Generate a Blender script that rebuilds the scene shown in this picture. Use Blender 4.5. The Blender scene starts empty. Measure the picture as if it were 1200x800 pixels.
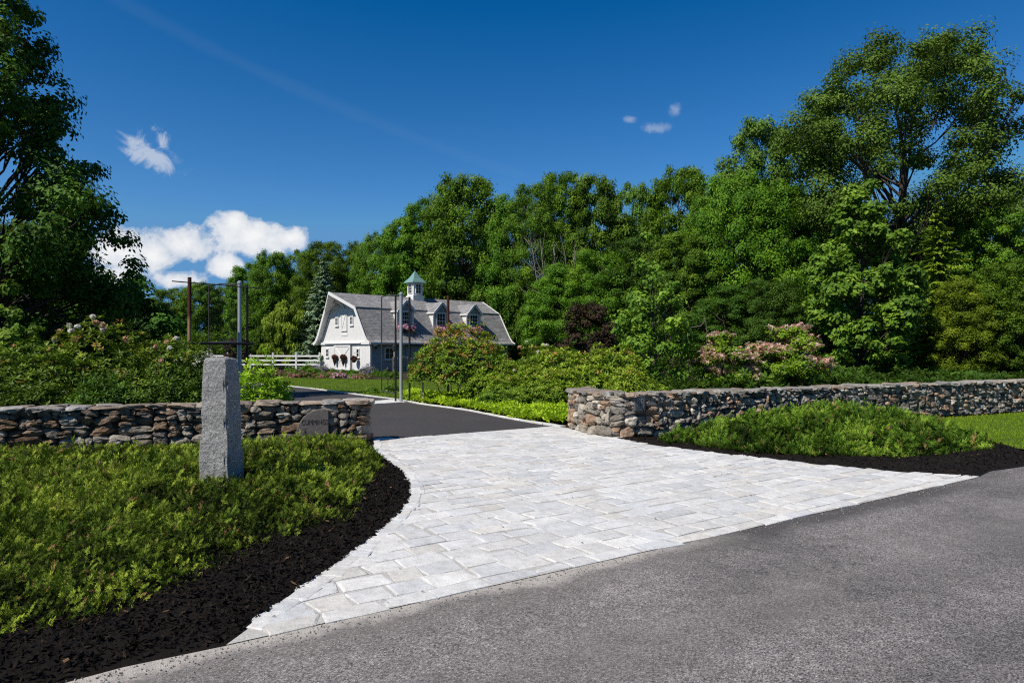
import bpy, bmesh, math, random
import numpy as np
from mathutils import Vector, Matrix
from mathutils.geometry import delaunay_2d_cdt

PI = math.pi
rng = np.random.default_rng(11)
random.seed(11)
sc = bpy.context.scene
COL = sc.collection

# ------------------------------------------------------------------ camera geometry (metres; camera at the origin looking along +Y)
CAM_H, FPX, HOR = 1.65, 800.0, 412.0


def G(px, py):
    """ground point seen at a place of the 1200 x 800 photograph"""
    Y = CAM_H * FPX / (py - HOR)
    return ((px - 600) * Y / FPX, Y)


def PX(px, Y):
    return (px - 600) * Y / FPX


def PZ(py, Y):
    return CAM_H + (HOR - py) * Y / FPX


# ------------------------------------------------------------------ object helpers
def tag(o, label=None, cat=None, group=None, kind=None):
    if label: o['label'] = label
    if cat: o['category'] = cat
    if group: o['group'] = group
    if kind: o['kind'] = kind
    return o


def empty(name, loc=(0, 0, 0), rz=0.0, label=None, cat=None, group=None):
    o = bpy.data.objects.new(name, None)
    o.empty_display_size = 0.2
    COL.objects.link(o)
    o.location = loc
    o.rotation_euler = (0, 0, rz)
    tag(o, label, cat, group)
    return o


def link(name, me, mat=None, parent=None, loc=None):
    o = bpy.data.objects.new(name, me)
    COL.objects.link(o)
    if mat is not None and len(me.materials) == 0:
        me.materials.append(mat)
    if parent is not None:
        o.parent = parent
    if loc is not None:
        o.location = loc
    return o


def copy_tree(o, parent=None):
    c = o.copy()
    COL.objects.link(c)
    c.parent = parent
    for ch in list(o.children):
        copy_tree(ch, c)
    return c


class MB:
    """collects shapes (with one value and one colour per face) and links them as one mesh"""

    def __init__(self):
        self.v, self.f, self.a, self.c = [], [], [], []
        self.n = 0

    def add(self, verts, faces, a=0.5, c=None):
        verts = np.asarray(verts, dtype=np.float64).reshape(-1, 3)
        if not isinstance(faces, list):
            faces = [np.asarray(faces)]
        else:
            by = {}
            for fc in faces:
                by.setdefault(len(fc), []).append(fc)
            faces = [np.asarray(x) for x in by.values()]
        for fa in faces:
            m = len(fa)
            if m == 0:
                continue
            self.f.append(fa + self.n)
            self.a.append(np.broadcast_to(np.asarray(a, dtype=np.float32), (m,)) if np.ndim(a) == 0 else np.asarray(a, dtype=np.float32))
            if c is None:
                self.c.append(np.full((m, 3), 0.5, dtype=np.float32))
            elif np.ndim(c) == 1:
                self.c.append(np.tile(np.asarray(c, dtype=np.float32), (m, 1)))
            else:
                self.c.append(np.asarray(c, dtype=np.float32))
        self.v.append(verts)
        self.n += len(verts)
        return self

    def box(self, x0, x1, y0, y1, z0, z1, a=0.5, c=None):
        v = [(x, y, z) for z in (z0, z1) for y in (y0, y1) for x in (x0, x1)]
        f = [[0, 2, 3, 1], [4, 5, 7, 6], [0, 1, 5, 4], [2, 6, 7, 3], [0, 4, 6, 2], [1, 3, 7, 5]]
        return self.add(v, f, a, c)

    def beam(self, p, q, w, h=None, a=0.5, c=None, up=(0, 0, 1)):
        """a square bar from p to q"""
        h = w if h is None else h
        p, q = np.array(p, float), np.array(q, float)
        d = q - p
        d /= np.linalg.norm(d)
        u = np.array(up, float)
        if abs(d @ u) > 0.98:
            u = np.array((1.0, 0, 0))
        s = np.cross(d, u); s /= np.linalg.norm(s)
        u = np.cross(s, d)
        v = []
        for b in (p, q):
            for i, j in ((-1, -1), (1, -1), (1, 1), (-1, 1)):
                v.append(b + s * i * w / 2 + u * j * h / 2)
        f = [[0, 1, 2, 3][::-1], [4, 5, 6, 7], [0, 1, 5, 4], [1, 2, 6, 5], [2, 3, 7, 6], [3, 0, 4, 7]]
        return self.add(v, f, a, c)

    def tube(self, pts, radii, n=6, a=0.5, c=None, cap=True):
        pts = np.asarray(pts, float)
        m = len(pts)
        radii = np.broadcast_to(np.asarray(radii, float), (m,))
        t = np.gradient(pts, axis=0)
        t /= np.maximum(np.linalg.norm(t, axis=1, keepdims=True), 1e-9)
        ref = np.array((0.0, 0.0, 1.0)) if abs(t[0][2]) < 0.9 else np.array((1.0, 0, 0))
        s = np.cross(t, ref)
        s /= np.maximum(np.linalg.norm(s, axis=1, keepdims=True), 1e-9)
        b = np.cross(t, s)
        ang = np.arange(n) * 2 * PI / n
        ring = (np.cos(ang)[None, :, None] * s[:, None, :] + np.sin(ang)[None, :, None] * b[:, None, :]) * radii[:, None, None] + pts[:, None, :]
        v = ring.reshape(-1, 3)
        i = np.arange(m - 1)[:, None] * n
        j = np.arange(n)[None, :]
        k = (j + 1) % n
        f = np.stack([i + j, i + k, i + n + k, i + n + j], -1).reshape(-1, 4)
        self.add(v, f, a, c)
        if cap:
            self.add(v[-n:], [list(range(n))], 0.5 if np.ndim(a) else a, c if (c is None or np.ndim(c) == 1) else None)
            self.add(v[:n], [list(range(n))[::-1]], 0.5 if np.ndim(a) else a, c if (c is None or np.ndim(c) == 1) else None)
        return self

    def prism(self, poly, fn, d0, d1, a=0.5, c=None):
        """poly of 2-D points, fn(p, q, depth) gives 3-D; extruded from d0 to d1"""
        n = len(poly)
        v = [fn(p, q, d0) for p, q in poly] + [fn(p, q, d1) for p, q in poly]
        f = [list(range(n)), list(range(n, 2 * n))[::-1]]
        for i in range(n):
            k = (i + 1) % n
            f.append([i, n + i, n + k, k])
        return self.add(v, f, a, c)

    def mesh(self, name, mat=None, smooth=False, recalc=False):
        me = bpy.data.meshes.new(name)
        V = np.concatenate(self.v).astype(np.float32)
        loops = np.concatenate([x.reshape(-1) for x in self.f]).astype(np.int32)
        tot = np.concatenate([np.full(len(x), x.shape[1], dtype=np.int32) for x in self.f])
        start = np.concatenate([[0], np.cumsum(tot)[:-1]]).astype(np.int32)
        me.vertices.add(len(V)); me.vertices.foreach_set('co', V.ravel())
        me.loops.add(len(loops)); me.loops.foreach_set('vertex_index', loops)
        me.polygons.add(len(tot)); me.polygons.foreach_set('loop_start', start)
        me.update(calc_edges=True)
        at = me.attributes.new('v', 'FLOAT', 'FACE')
        at.data.foreach_set('value', np.concatenate(self.a).astype(np.float32))
        cc = np.concatenate(self.c).astype(np.float32)
        at = me.attributes.new('col', 'FLOAT_COLOR', 'FACE')
        at.data.foreach_set('color', np.concatenate([cc, np.ones((len(cc), 1), np.float32)], 1).ravel())
        if recalc:
            bm = bmesh.new(); bm.from_mesh(me)
            bmesh.ops.recalc_face_normals(bm, faces=bm.faces)
            bm.to_mesh(me); bm.free()
        me.polygons.foreach_set('use_smooth', np.full(len(me.polygons), bool(smooth)))
        if mat is not None:
            me.materials.append(mat)
        return me

    def build(self, name, mat, parent=None, smooth=False, loc=None, recalc=True):
        return link(name, self.mesh(name, mat, smooth, recalc), None, parent, loc)


# ------------------------------------------------------------------ node helpers
class NT:
    def __init__(self, mat):
        mat.use_nodes = True
        self.t = mat.node_tree
        self.t.nodes.clear()

    def n(self, kind, **kw):
        nd = self.t.nodes.new(kind)
        for k, v in kw.items():
            if k.startswith('in_'):
                key = k[3:]
                key = int(key) if key.isdigit() else key.replace('_', ' ')
                nd.inputs[key].default_value = v
            else:
                setattr(nd, k, v)
        return nd

    def l(self, a, b):
        self.t.links.new(a, b)

    def set(self, sock, v):
        if isinstance(v, (int, float, tuple, list)):
            sock.default_value = v if not isinstance(v, (tuple, list)) or len(v) != 3 or sock.type != 'RGBA' else (*v, 1)
        else:
            self.l(v, sock)

    def math(self, op, a, b=None, c=None, clamp=False):
        m = self.n('ShaderNodeMath', operation=op, use_clamp=clamp)
        for i, x in enumerate((a, b, c)):
            if x is not None:
                self.set(m.inputs[i], x)
        return m.outputs[0]

    def ramp(self, fac, stops, interp='LINEAR'):
        r = self.n('ShaderNodeValToRGB')
        e = r.color_ramp.elements
        r.color_ramp.interpolation = interp
        while len(e) > 1:
            e.remove(e[-1])
        for i, (p, c) in enumerate(stops):
            x = e[0] if i == 0 else e.new(p)
            x.position = p
            x.color = (*c, 1) if np.ndim(c) else (c, c, c, 1)
        self.l(fac, r.inputs[0])
        return r.outputs[0]

    def noise(self, scale, detail=4, rough=0.55, vec=None, dist=0.0):
        nd = self.n('ShaderNodeTexNoise')
        nd.inputs['Scale'].default_value = scale
        nd.inputs['Detail'].default_value = detail
        nd.inputs['Roughness'].default_value = rough
        nd.inputs['Distortion'].default_value = dist
        if vec is not None:
            self.l(vec, nd.inputs['Vector'])
        return nd.outputs[0]

    def mix(self, fac, a, b, blend='MIX'):
        m = self.n('ShaderNodeMix', data_type='RGBA', blend_type=blend)
        self.set(m.inputs[0], fac); self.set(m.inputs[6], a); self.set(m.inputs[7], b)
        return m.outputs[2]

    def obj(self, scale=None):
        c = self.n('ShaderNodeTexCoord').outputs['Object']
        if scale is None:
            return c
        m = self.n('ShaderNodeMapping')
        m.inputs['Scale'].default_value = scale
        self.l(c, m.inputs['Vector'])
        return m.outputs[0]

    def attr(self, name, out='Fac'):
        return self.n('ShaderNodeAttribute', attribute_name=name).outputs[out]

    def principled(self, color, rough=0.7, spec=0.3, metal=0.0, normal=None):
        p = self.n('ShaderNodeBsdfPrincipled')
        self.set(p.inputs['Base Color'], color)
        self.set(p.inputs['Roughness'], rough)
        self.set(p.inputs['Specular IOR Level'], spec)
        self.set(p.inputs['Metallic'], metal)
        if normal is not None:
            self.l(normal, p.inputs['Normal'])
        return p.outputs[0]

    def bump(self, h, strength=0.5, dist=0.02, normal=None):
        b = self.n('ShaderNodeBump')
        b.inputs['Strength'].default_value = strength
        b.inputs['Distance'].default_value = dist
        self.l(h, b.inputs['Height'])
        if normal is not None:
            self.l(normal, b.inputs['Normal'])
        return b.outputs[0]

    def out(self, s):
        o = self.n('ShaderNodeOutputMaterial')
        self.l(s, o.inputs['Surface'])


def new_mat(name):
    m = bpy.data.materials.new(name)
    return m, NT(m)


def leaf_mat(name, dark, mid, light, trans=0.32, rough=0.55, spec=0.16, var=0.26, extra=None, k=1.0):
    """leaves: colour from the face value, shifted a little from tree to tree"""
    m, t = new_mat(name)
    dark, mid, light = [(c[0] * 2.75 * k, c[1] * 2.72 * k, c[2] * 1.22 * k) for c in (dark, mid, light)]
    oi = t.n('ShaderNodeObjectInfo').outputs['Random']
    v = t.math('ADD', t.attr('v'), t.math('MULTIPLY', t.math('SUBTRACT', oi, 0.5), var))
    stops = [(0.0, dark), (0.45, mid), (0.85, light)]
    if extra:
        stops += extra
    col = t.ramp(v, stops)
    hs = t.n('ShaderNodeHueSaturation')
    t.set(hs.inputs['Hue'], t.math('ADD', 0.5, t.math('MULTIPLY', t.math('SUBTRACT', oi, 0.5), 0.035)))
    t.l(col, hs.inputs['Color'])
    col = hs.outputs[0]
    p = t.principled(col, rough, spec)
    tr = t.n('ShaderNodeBsdfTranslucent')
    t.l(t.mix(0.55, col, (0.16, 0.24, 0.02), 'MIX') if not extra else col, tr.inputs['Color'])
    mx = t.n('ShaderNodeMixShader')
    mx.inputs[0].default_value = trans
    t.l(p, mx.inputs[1]); t.l(tr.outputs[0], mx.inputs[2])
    t.out(mx.outputs[0])
    return m


def simple_mat(name, color, rough=0.6, spec=0.3, metal=0.0, nscale=8.0, nvar=0.12, bump=0.0):
    m, t = new_mat(name)
    nz = t.noise(nscale, 5, 0.6, t.obj())
    k = t.ramp(nz, [(0.25, 1 - nvar), (0.75, 1 + nvar)])
    c = t.mix(1.0, color, k, 'MULTIPLY')
    t.out(t.principled(c, rough, spec, metal, t.bump(nz, bump, 0.01) if bump else None))
    return m


M = {}
M['leaf_mid'] = leaf_mat('leaf_mid', (0.016, 0.036, 0.007), (0.036, 0.078, 0.013), (0.085, 0.140, 0.020))
M['leaf_dark'] = leaf_mat('leaf_dark', (0.008, 0.020, 0.005), (0.019, 0.045, 0.010), (0.042, 0.085, 0.018), trans=0.22)
M['leaf_oak'] = leaf_mat('leaf_oak', (0.020, 0.038, 0.010), (0.037, 0.078, 0.022), (0.080, 0.138, 0.050), trans=0.22)
M['leaf_bright'] = leaf_mat('leaf_bright', (0.020, 0.046, 0.009), (0.050, 0.100, 0.017), (0.115, 0.185, 0.042), trans=0.35, spec=0.25)
M['leaf_yellow'] = leaf_mat('leaf_yellow', (0.024, 0.045, 0.008), (0.060, 0.100, 0.014), (0.12, 0.165, 0.026))
M['leaf_willow'] = leaf_mat('leaf_willow', (0.05, 0.085, 0.02), (0.115, 0.165, 0.042), (0.19, 0.24, 0.075))
M['leaf_spruce'] = leaf_mat('leaf_spruce', (0.020, 0.034, 0.036), (0.055, 0.082, 0.098), (0.115, 0.155, 0.20), trans=0.08)
M['leaf_hemlock'] = leaf_mat('leaf_hemlock', (0.016, 0.032, 0.005), (0.042, 0.068, 0.010), (0.090, 0.120, 0.018), trans=0.15)
M['leaf_purple'] = leaf_mat('leaf_purple', (0.007, 0.0052, 0.007), (0.015, 0.0092, 0.013), (0.032, 0.019, 0.026), trans=0.2, extra=[(1.0, (0.07, 0.035, 0.04))])
M['leaf_rhodo'] = leaf_mat('leaf_rhodo', (0.014, 0.028, 0.006), (0.042, 0.075, 0.012), (0.13, 0.17, 0.028), trans=0.2, rough=0.5, spec=0.2, var=0.06,
                           extra=[(0.90, (0.28, 0.25, 0.05)), (0.95, (0.38, 0.25, 0.06)), (1.0, (0.44, 0.21, 0.07))])
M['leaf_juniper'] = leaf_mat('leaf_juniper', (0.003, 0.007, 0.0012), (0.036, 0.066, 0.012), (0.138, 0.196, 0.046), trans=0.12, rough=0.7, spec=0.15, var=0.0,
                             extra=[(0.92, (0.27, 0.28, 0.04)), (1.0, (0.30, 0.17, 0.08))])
M['leaf_cover'] = leaf_mat('leaf_cover', (0.045, 0.080, 0.010), (0.13, 0.20, 0.020), (0.21, 0.29, 0.036), trans=0.35)
M['leaf_under'] = leaf_mat('leaf_under', (0.008, 0.018, 0.004), (0.022, 0.045, 0.009), (0.05, 0.09, 0.018), trans=0.25)
M['grass'] = leaf_mat('grass_blades', (0.03, 0.055, 0.008), (0.070, 0.112, 0.012), (0.12, 0.165, 0.02), trans=0.3, extra=[(1.0, (0.2, 0.19, 0.07))])


def bark_mat(name, c0, c1):
    m, t = new_mat(name)
    o = t.obj((6, 6, 1.2))
    nz = t.noise(3.0, 6, 0.65, o)
    t.out(t.principled(t.ramp(nz, [(0.3, c0), (0.7, c1)]), 0.9, 0.1, 0, t.bump(nz, 0.8, 0.03)))
    return m


M['bark'] = bark_mat('bark', (0.035, 0.028, 0.022), (0.12, 0.105, 0.09))
M['bark_pale'] = bark_mat('bark_pale', (0.13, 0.12, 0.10), (0.34, 0.32, 0.28))
M['twig'] = bark_mat('twig', (0.12, 0.09, 0.07), (0.28, 0.23, 0.18))


def petal_mat(name, stops):
    m, t = new_mat(name)
    c = t.ramp(t.attr('v'), stops)
    p = t.principled(c, 0.6, 0.2)
    tr = t.n('ShaderNodeBsdfTranslucent'); t.l(c, tr.inputs['Color'])
    mx = t.n('ShaderNodeMixShader'); mx.inputs[0].default_value = 0.3
    t.l(p, mx.inputs[1]); t.l(tr.outputs[0], mx.inputs[2])
    t.out(mx.outputs[0])
    return m


M['petal_white'] = petal_mat('petal_white', [(0, (0.75, 0.70, 0.62)), (1, (0.85, 0.82, 0.78))])
M['petal_peach'] = petal_mat('petal_peach', [(0, (0.70, 0.36, 0.24)), (1, (0.80, 0.60, 0.46))])
M['petal_pink'] = petal_mat('petal_pink', [(0, (0.62, 0.20, 0.36)), (1, (0.80, 0.52, 0.62))])
M['petal_dogwood'] = petal_mat('petal_dogwood', [(0, (0.70, 0.36, 0.30)), (0.5, (0.80, 0.52, 0.43)), (1, (0.84, 0.70, 0.58))])
M['petal_lilac'] = petal_mat('petal_lilac', [(0, (0.16, 0.14, 0.22)), (1, (0.28, 0.25, 0.36))])
M['petal_red'] = petal_mat('petal_red', [(0, (0.06, 0.016, 0.024)), (0.8, (0.20, 0.05, 0.07)), (1, (0.45, 0.28, 0.26))])
M['petal_rose'] = petal_mat('petal_rose', [(0, (0.24, 0.07, 0.08)), (0.6, (0.36, 0.14, 0.14)), (1, (0.56, 0.26, 0.32))])


def stone_mat(name, bump=0.5, lichen=0.5):
    m, t = new_mat(name)
    o = t.obj()
    n1 = t.noise(9, 8, 0.65, o)
    n2 = t.noise(45, 6, 0.6, o)
    n3 = t.noise(3.2, 5, 0.6, o)
    c = t.attr('col', 'Color')
    c = t.mix(1.0, c, t.ramp(n1, [(0.28, 0.50), (0.5, 0.95), (0.72, 1.45)]), 'MULTIPLY')
    c = t.mix(1.0, c, t.ramp(n2, [(0.3, 0.8), (0.7, 1.2)]), 'MULTIPLY')
    lf = t.ramp(n3, [(0.58, 0.0), (0.68, lichen)])
    c = t.mix(lf, c, (0.30, 0.30, 0.25))
    h = t.math('ADD', n1, t.math('MULTIPLY', n2, 0.35))
    t.out(t.principled(c, 0.88, 0.2, 0, t.bump(h, bump, 0.03)))
    return m


M['stone'] = stone_mat('field_stone', 1.0, 0.35)
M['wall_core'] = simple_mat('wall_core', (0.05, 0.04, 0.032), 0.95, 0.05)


def granite_mat():
    m, t = new_mat('split_granite')
    o = t.obj()
    n1 = t.noise(55, 3, 0.7, o)
    n2 = t.noise(7, 8, 0.7, o)
    n3 = t.noise(150, 2, 0.6, o)
    c = t.ramp(n1, [(0.32, (0.16, 0.16, 0.16)), (0.45, (0.36, 0.355, 0.35)), (0.62, (0.47, 0.465, 0.455)), (0.75, (0.64, 0.625, 0.605))])
    c = t.mix(1.0, c, t.ramp(n2, [(0.3, 0.72), (0.7, 1.18)]), 'MULTIPLY')
    c = t.mix(1.0, c, t.ramp(n3, [(0.35, 0.75), (0.65, 1.2)]), 'MULTIPLY')
    h = t.math('ADD', n2, t.math('MULTIPLY', n1, 0.3))
    n5 = t.noise(22, 6, 0.75, o)
    t.out(t.principled(c, 0.85, 0.2, 0, t.bump(t.math('ADD', h, n5), 1.0, 0.035)))
    return m


M['granite'] = granite_mat()


def paver_mat():
    m, t = new_mat('granite_setts')
    o = t.obj()
    n1 = t.noise(14, 7, 0.7, o)
    n2 = t.noise(120, 3, 0.7, o)
    n3 = t.noise(1.3, 4, 0.6, o)
    c = t.attr('col', 'Color')
    n4 = t.noise(5.0, 6, 0.65, o)
    c = t.mix(1.0, c, t.ramp(n1, [(0.3, 0.80), (0.5, 1.0), (0.72, 1.10)]), 'MULTIPLY')
    c = t.mix(1.0, c, t.ramp(n4, [(0.3, 0.86), (0.55, 1.0), (0.7, 1.06)]), 'MULTIPLY')
    c = t.mix(1.0, c, t.ramp(n2, [(0.3, 0.74), (0.7, 1.18)]), 'MULTIPLY')
    c = t.mix(t.ramp(n3, [(0.45, 0.0), (0.75, 0.35)]), c, (0.50, 0.47, 0.42))
    h = t.math('ADD', n1, t.math('MULTIPLY', n2, 0.25))
    t.out(t.principled(c, 0.75, 0.3, 0, t.bump(h, 0.5, 0.02)))
    return m


M['paver'] = paver_mat()


def joint_mat():
    m, t = new_mat('stone_dust')
    n1 = t.noise(60, 4, 0.6, t.obj())
    t.out(t.principled(t.ramp(n1, [(0.3, (0.38, 0.365, 0.34)), (0.7, (0.58, 0.56, 0.53))]), 0.95, 0.1, 0, t.bump(n1, 0.6, 0.01)))
    return m


M['joint'] = joint_mat()


def asphalt_mat(name, base, var, speck, road=False):
    m, t = new_mat(name)
    o = t.obj()
    vor = t.n('ShaderNodeTexVoronoi', feature='F1')
    vor.inputs['Scale'].default_value = 135
    t.l(o, vor.inputs['Vector'])
    cell = t.n('ShaderNodeSeparateColor'); t.l(vor.outputs['Color'], cell.inputs[0])
    fine = t.noise(190, 3, 0.7, o)
    mid = t.noise(6, 6, 0.65, o)
    big = t.noise(0.55, 5, 0.6, o)
    k = t.ramp(cell.outputs[0], [(0.0, 1 - speck), (0.55, 1.0), (0.9, 1 + speck * 0.6), (1.0, 1 + speck * 1.6)])
    c = t.mix(1.0, base, k, 'MULTIPLY')
    c = t.mix(1.0, c, t.ramp(fine, [(0.3, 1 - speck * 0.6), (0.7, 1 + speck * 0.6)]), 'MULTIPLY')
    c = t.mix(1.0, c, t.ramp(big, [(0.3, 1 - var), (0.7, 1 + var)]), 'MULTIPLY')
    c = t.mix(1.0, c, t.ramp(mid, [(0.3, 1 - var * 0.6), (0.7, 1 + var * 0.6)]), 'MULTIPLY')
    if road:
        s = t.n('ShaderNodeSeparateXYZ'); t.l(o, s.inputs[0])
        u, v = s.outputs[0], s.outputs[1]
        wob = t.math('MULTIPLY', t.math('SUBTRACT', t.noise(1.1, 5, 0.6, o), 0.5), 0.55)
        d = t.math('ADD', t.math('MULTIPLY', v, -1.0), wob)          # metres out from the paved edge
        # wheel-polished lighter lanes along the road
        lane = t.noise(1.0, 3, 0.5, t.obj((0.12, 1.1, 1)))
        c = t.mix(1.0, c, t.ramp(lane, [(0.35, 0.80), (0.65, 1.20)]), 'MULTIPLY')
        # newer dark patch strip along the right-hand part of the edge
        um = t.n('ShaderNodeMapRange'); um.inputs[1].default_value = 3.2; um.inputs[2].default_value = 4.4
        t.l(t.math('ADD', u, t.math('MULTIPLY', wob, 3.0)), um.inputs[0])
        strip = t.math('MULTIPLY', t.ramp(d, [(0.16, 1.0), (0.36, 0.0)]), t.ramp(t.math('DIVIDE', u, 12.0), [(0.66, 1.0), (0.74, 0.25)]))
        sm = t.math('MULTIPLY', strip, um.outputs[0], clamp=True)
        c = t.mix(t.math('MULTIPLY', sm, 0.85), c, (0.080, 0.073, 0.070))
        # sand washed up beside the setts on the left-hand part
        tk = t.math('ABSOLUTE', t.math('SUBTRACT', t.math('ADD', d, t.math('MULTIPLY', wob, 0.6)), 1.25))
        pale = t.math('MULTIPLY', t.ramp(tk, [(0.0, 0.34), (0.75, 0.0)]), t.ramp(t.noise(0.8, 4, 0.6, o), [(0.35, 0.1), (0.65, 1.0)]))
        c = t.mix(pale, c, (0.30, 0.275, 0.26))
        cv = t.n('ShaderNodeTexVoronoi', feature='DISTANCE_TO_EDGE'); cv.inputs['Scale'].default_value = 0.55
        dv = t.n('ShaderNodeVectorMath', operation='ADD'); nv = t.n('ShaderNodeTexNoise'); nv.inputs['Scale'].default_value = 2.6; nv.inputs['Detail'].default_value = 6
        t.l(o, nv.inputs['Vector']); t.l(o, dv.inputs[0]); t.l(nv.outputs['Color'], dv.inputs[1]); t.l(dv.outputs[0], cv.inputs['Vector'])
        ck = t.math('MULTIPLY', t.ramp(cv.outputs['Distance'], [(0.0, 0.75), (0.0045, 0.0)]), t.ramp(t.noise(0.35, 3, 0.5, o), [(0.52, 0.0), (0.60, 1.0)]))
        c = t.mix(ck, c, (0.045, 0.042, 0.040))
        sand = t.ramp(t.math('ADD', d, t.math('MULTIPLY', t.math('SUBTRACT', t.noise(22, 5, 0.75, o), 0.5), 0.22)), [(0.0, 0.95), (0.07, 0.85), (0.20, 0.18), (0.6, 0.0)])
        inv = t.math('SUBTRACT', 1.0, um.outputs[0])
        fn = t.ramp(t.noise(14, 5, 0.7, o), [(0.30, 0.45), (0.55, 1.0)])
        sf = t.math('MULTIPLY', t.math('MULTIPLY', sand, inv), fn)
        dk = t.math('MULTIPLY', t.ramp(d, [(0.10, 0.0), (0.20, 0.75), (0.42, 0.45), (0.62, 0.0)]), t.math('MULTIPLY', inv, t.ramp(t.noise(60, 3, 0.7, o), [(0.40, 0.2), (0.6, 1.0)])))
        c = t.mix(dk, c, (0.07, 0.064, 0.060))
        c = t.mix(sf, c, (0.50, 0.46, 0.41))
    h = t.math('ADD', vor.outputs['Distance'], t.math('MULTIPLY', fine, 0.5))
    t.out(t.principled(c, 0.85, 0.35, 0, t.bump(h, 0.5, 0.008)))
    return m


M['road'] = asphalt_mat('old_asphalt', (0.182, 0.166, 0.159), 0.30, 0.80, road=True)  # broad variation raised to suggest shadow patches within the asphalt colour
M['drive'] = asphalt_mat('new_asphalt', (0.060, 0.055, 0.055), 0.10, 0.30)


def mulch_mat():
    m, t = new_mat('bark_mulch')
    o = t.obj()
    n1 = t.noise(40, 6, 0.75, o)
    n2 = t.noise(3, 4, 0.6, o)
    v = t.attr('v')
    c = t.ramp(v, [(0.0, (0.006, 0.005, 0.0045)), (0.6, (0.016, 0.012, 0.0095)), (0.88, (0.036, 0.026, 0.019)), (0.985, (0.075, 0.050, 0.034)), (1.0, (0.22, 0.13, 0.07))])
    c = t.mix(1.0, c, t.ramp(n1, [(0.3, 0.55), (0.7, 1.3)]), 'MULTIPLY')
    c = t.mix(1.0, c, t.ramp(n2, [(0.3, 0.8), (0.7, 1.25)]), 'MULTIPLY')
    t.out(t.principled(c, 0.9, 0.15, 0, t.bump(n1, 0.9, 0.03)))
    return m


M['mulch'] = mulch_mat()


def lawn_mat(name, c0, c1, c2):
    m, t = new_mat(name)
    o = t.obj()
    n1 = t.noise(30, 6, 0.7, o)
    n2 = t.noise(0.6, 4, 0.6, o)
    c = t.ramp(n1, [(0.3, c0), (0.55, c1), (0.8, c2)])
    c = t.mix(1.0, c, t.ramp(n2, [(0.3, 0.82), (0.7, 1.15)]), 'MULTIPLY')
    t.out(t.principled(c, 0.9, 0.1, 0, t.bump(n1, 0.8, 0.03)))
    return m


M['lawn'] = lawn_mat('lawn_turf', (0.045, 0.075, 0.010), (0.085, 0.135, 0.016), (0.13, 0.19, 0.028))
M['floor'] = lawn_mat('woodland_floor', (0.012, 0.014, 0.007), (0.028, 0.028, 0.014), (0.05, 0.045, 0.022))
M['soil'] = lawn_mat('bed_soil', (0.03, 0.022, 0.016), (0.06, 0.045, 0.032), (0.10, 0.08, 0.055))


def siding_mat(name, color, axis):
    m, t = new_mat(name)
    o = t.obj()
    s = t.n('ShaderNodeSeparateXYZ'); t.l(o, s.inputs[0])
    fr = t.math('FRACT', t.math('MULTIPLY', s.outputs[axis], 4.0))
    line = t.ramp(fr, [(0.0, 0.82), (0.05, 1.0), (0.95, 1.0), (1.0, 0.82)])
    nz = t.noise(3, 5, 0.6, o)
    c = t.mix(1.0, color, line, 'MULTIPLY')
    c = t.mix(1.0, c, t.ramp(nz, [(0.3, 0.92), (0.7, 1.06)]), 'MULTIPLY')
    t.out(t.principled(c, 0.6, 0.3, 0, t.bump(line, 0.6, 0.02)))
    return m


M['white_boards'] = siding_mat('white_boards', (0.74, 0.73, 0.71), 1)
M['grey_boards'] = siding_mat('grey_boards', (0.39, 0.40, 0.40), 0)
M['white_paint'] = simple_mat('white_paint', (0.78, 0.77, 0.75), 0.5, 0.35, nscale=5, nvar=0.06)
M['glass'] = simple_mat('window_glass', (0.012, 0.015, 0.018), 0.08, 0.6, nscale=2, nvar=0.2)
M['copper'] = simple_mat('patina_copper', (0.17, 0.30, 0.28), 0.6, 0.3, nscale=12, nvar=0.25)
M['galv'] = simple_mat('galvanised_steel', (0.40, 0.43, 0.46), 0.45, 0.4, 0.35, nscale=30, nvar=0.15)
M['black_steel'] = simple_mat('black_steel', (0.014, 0.014, 0.015), 0.5, 0.35, nscale=20, nvar=0.3)
M['dark_steel'] = simple_mat('dark_steel', (0.045, 0.045, 0.047), 0.5, 0.35, nscale=20, nvar=0.3)
M['iron'] = simple_mat('wrought_iron', (0.02, 0.02, 0.022), 0.55, 0.3)
M['weathered'] = simple_mat('weathered_wood', (0.30, 0.27, 0.235), 0.85, 0.15, nscale=14, nvar=0.35, bump=0.4)
M['stake_wood'] = simple_mat('stake_wood', (0.50, 0.42, 0.30), 0.8, 0.2, nscale=14, nvar=0.2)
M['slate'] = simple_mat('slate', (0.085, 0.095, 0.10), 0.6, 0.35, nscale=22, nvar=0.35, bump=0.3)
M['sign_stone'] = simple_mat('sign_stone', (0.155, 0.138, 0.128), 0.85, 0.2, nscale=28, nvar=0.30, bump=0.4)
M['carved'] = simple_mat('carved_letters', (0.075, 0.066, 0.061), 0.9, 0.1)
M['chalk'] = simple_mat('pale_carving', (0.26, 0.28, 0.30), 0.9, 0.1)
M['coir'] = simple_mat('planter', (0.05, 0.035, 0.025), 0.9, 0.1, nvar=0.4)


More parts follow.
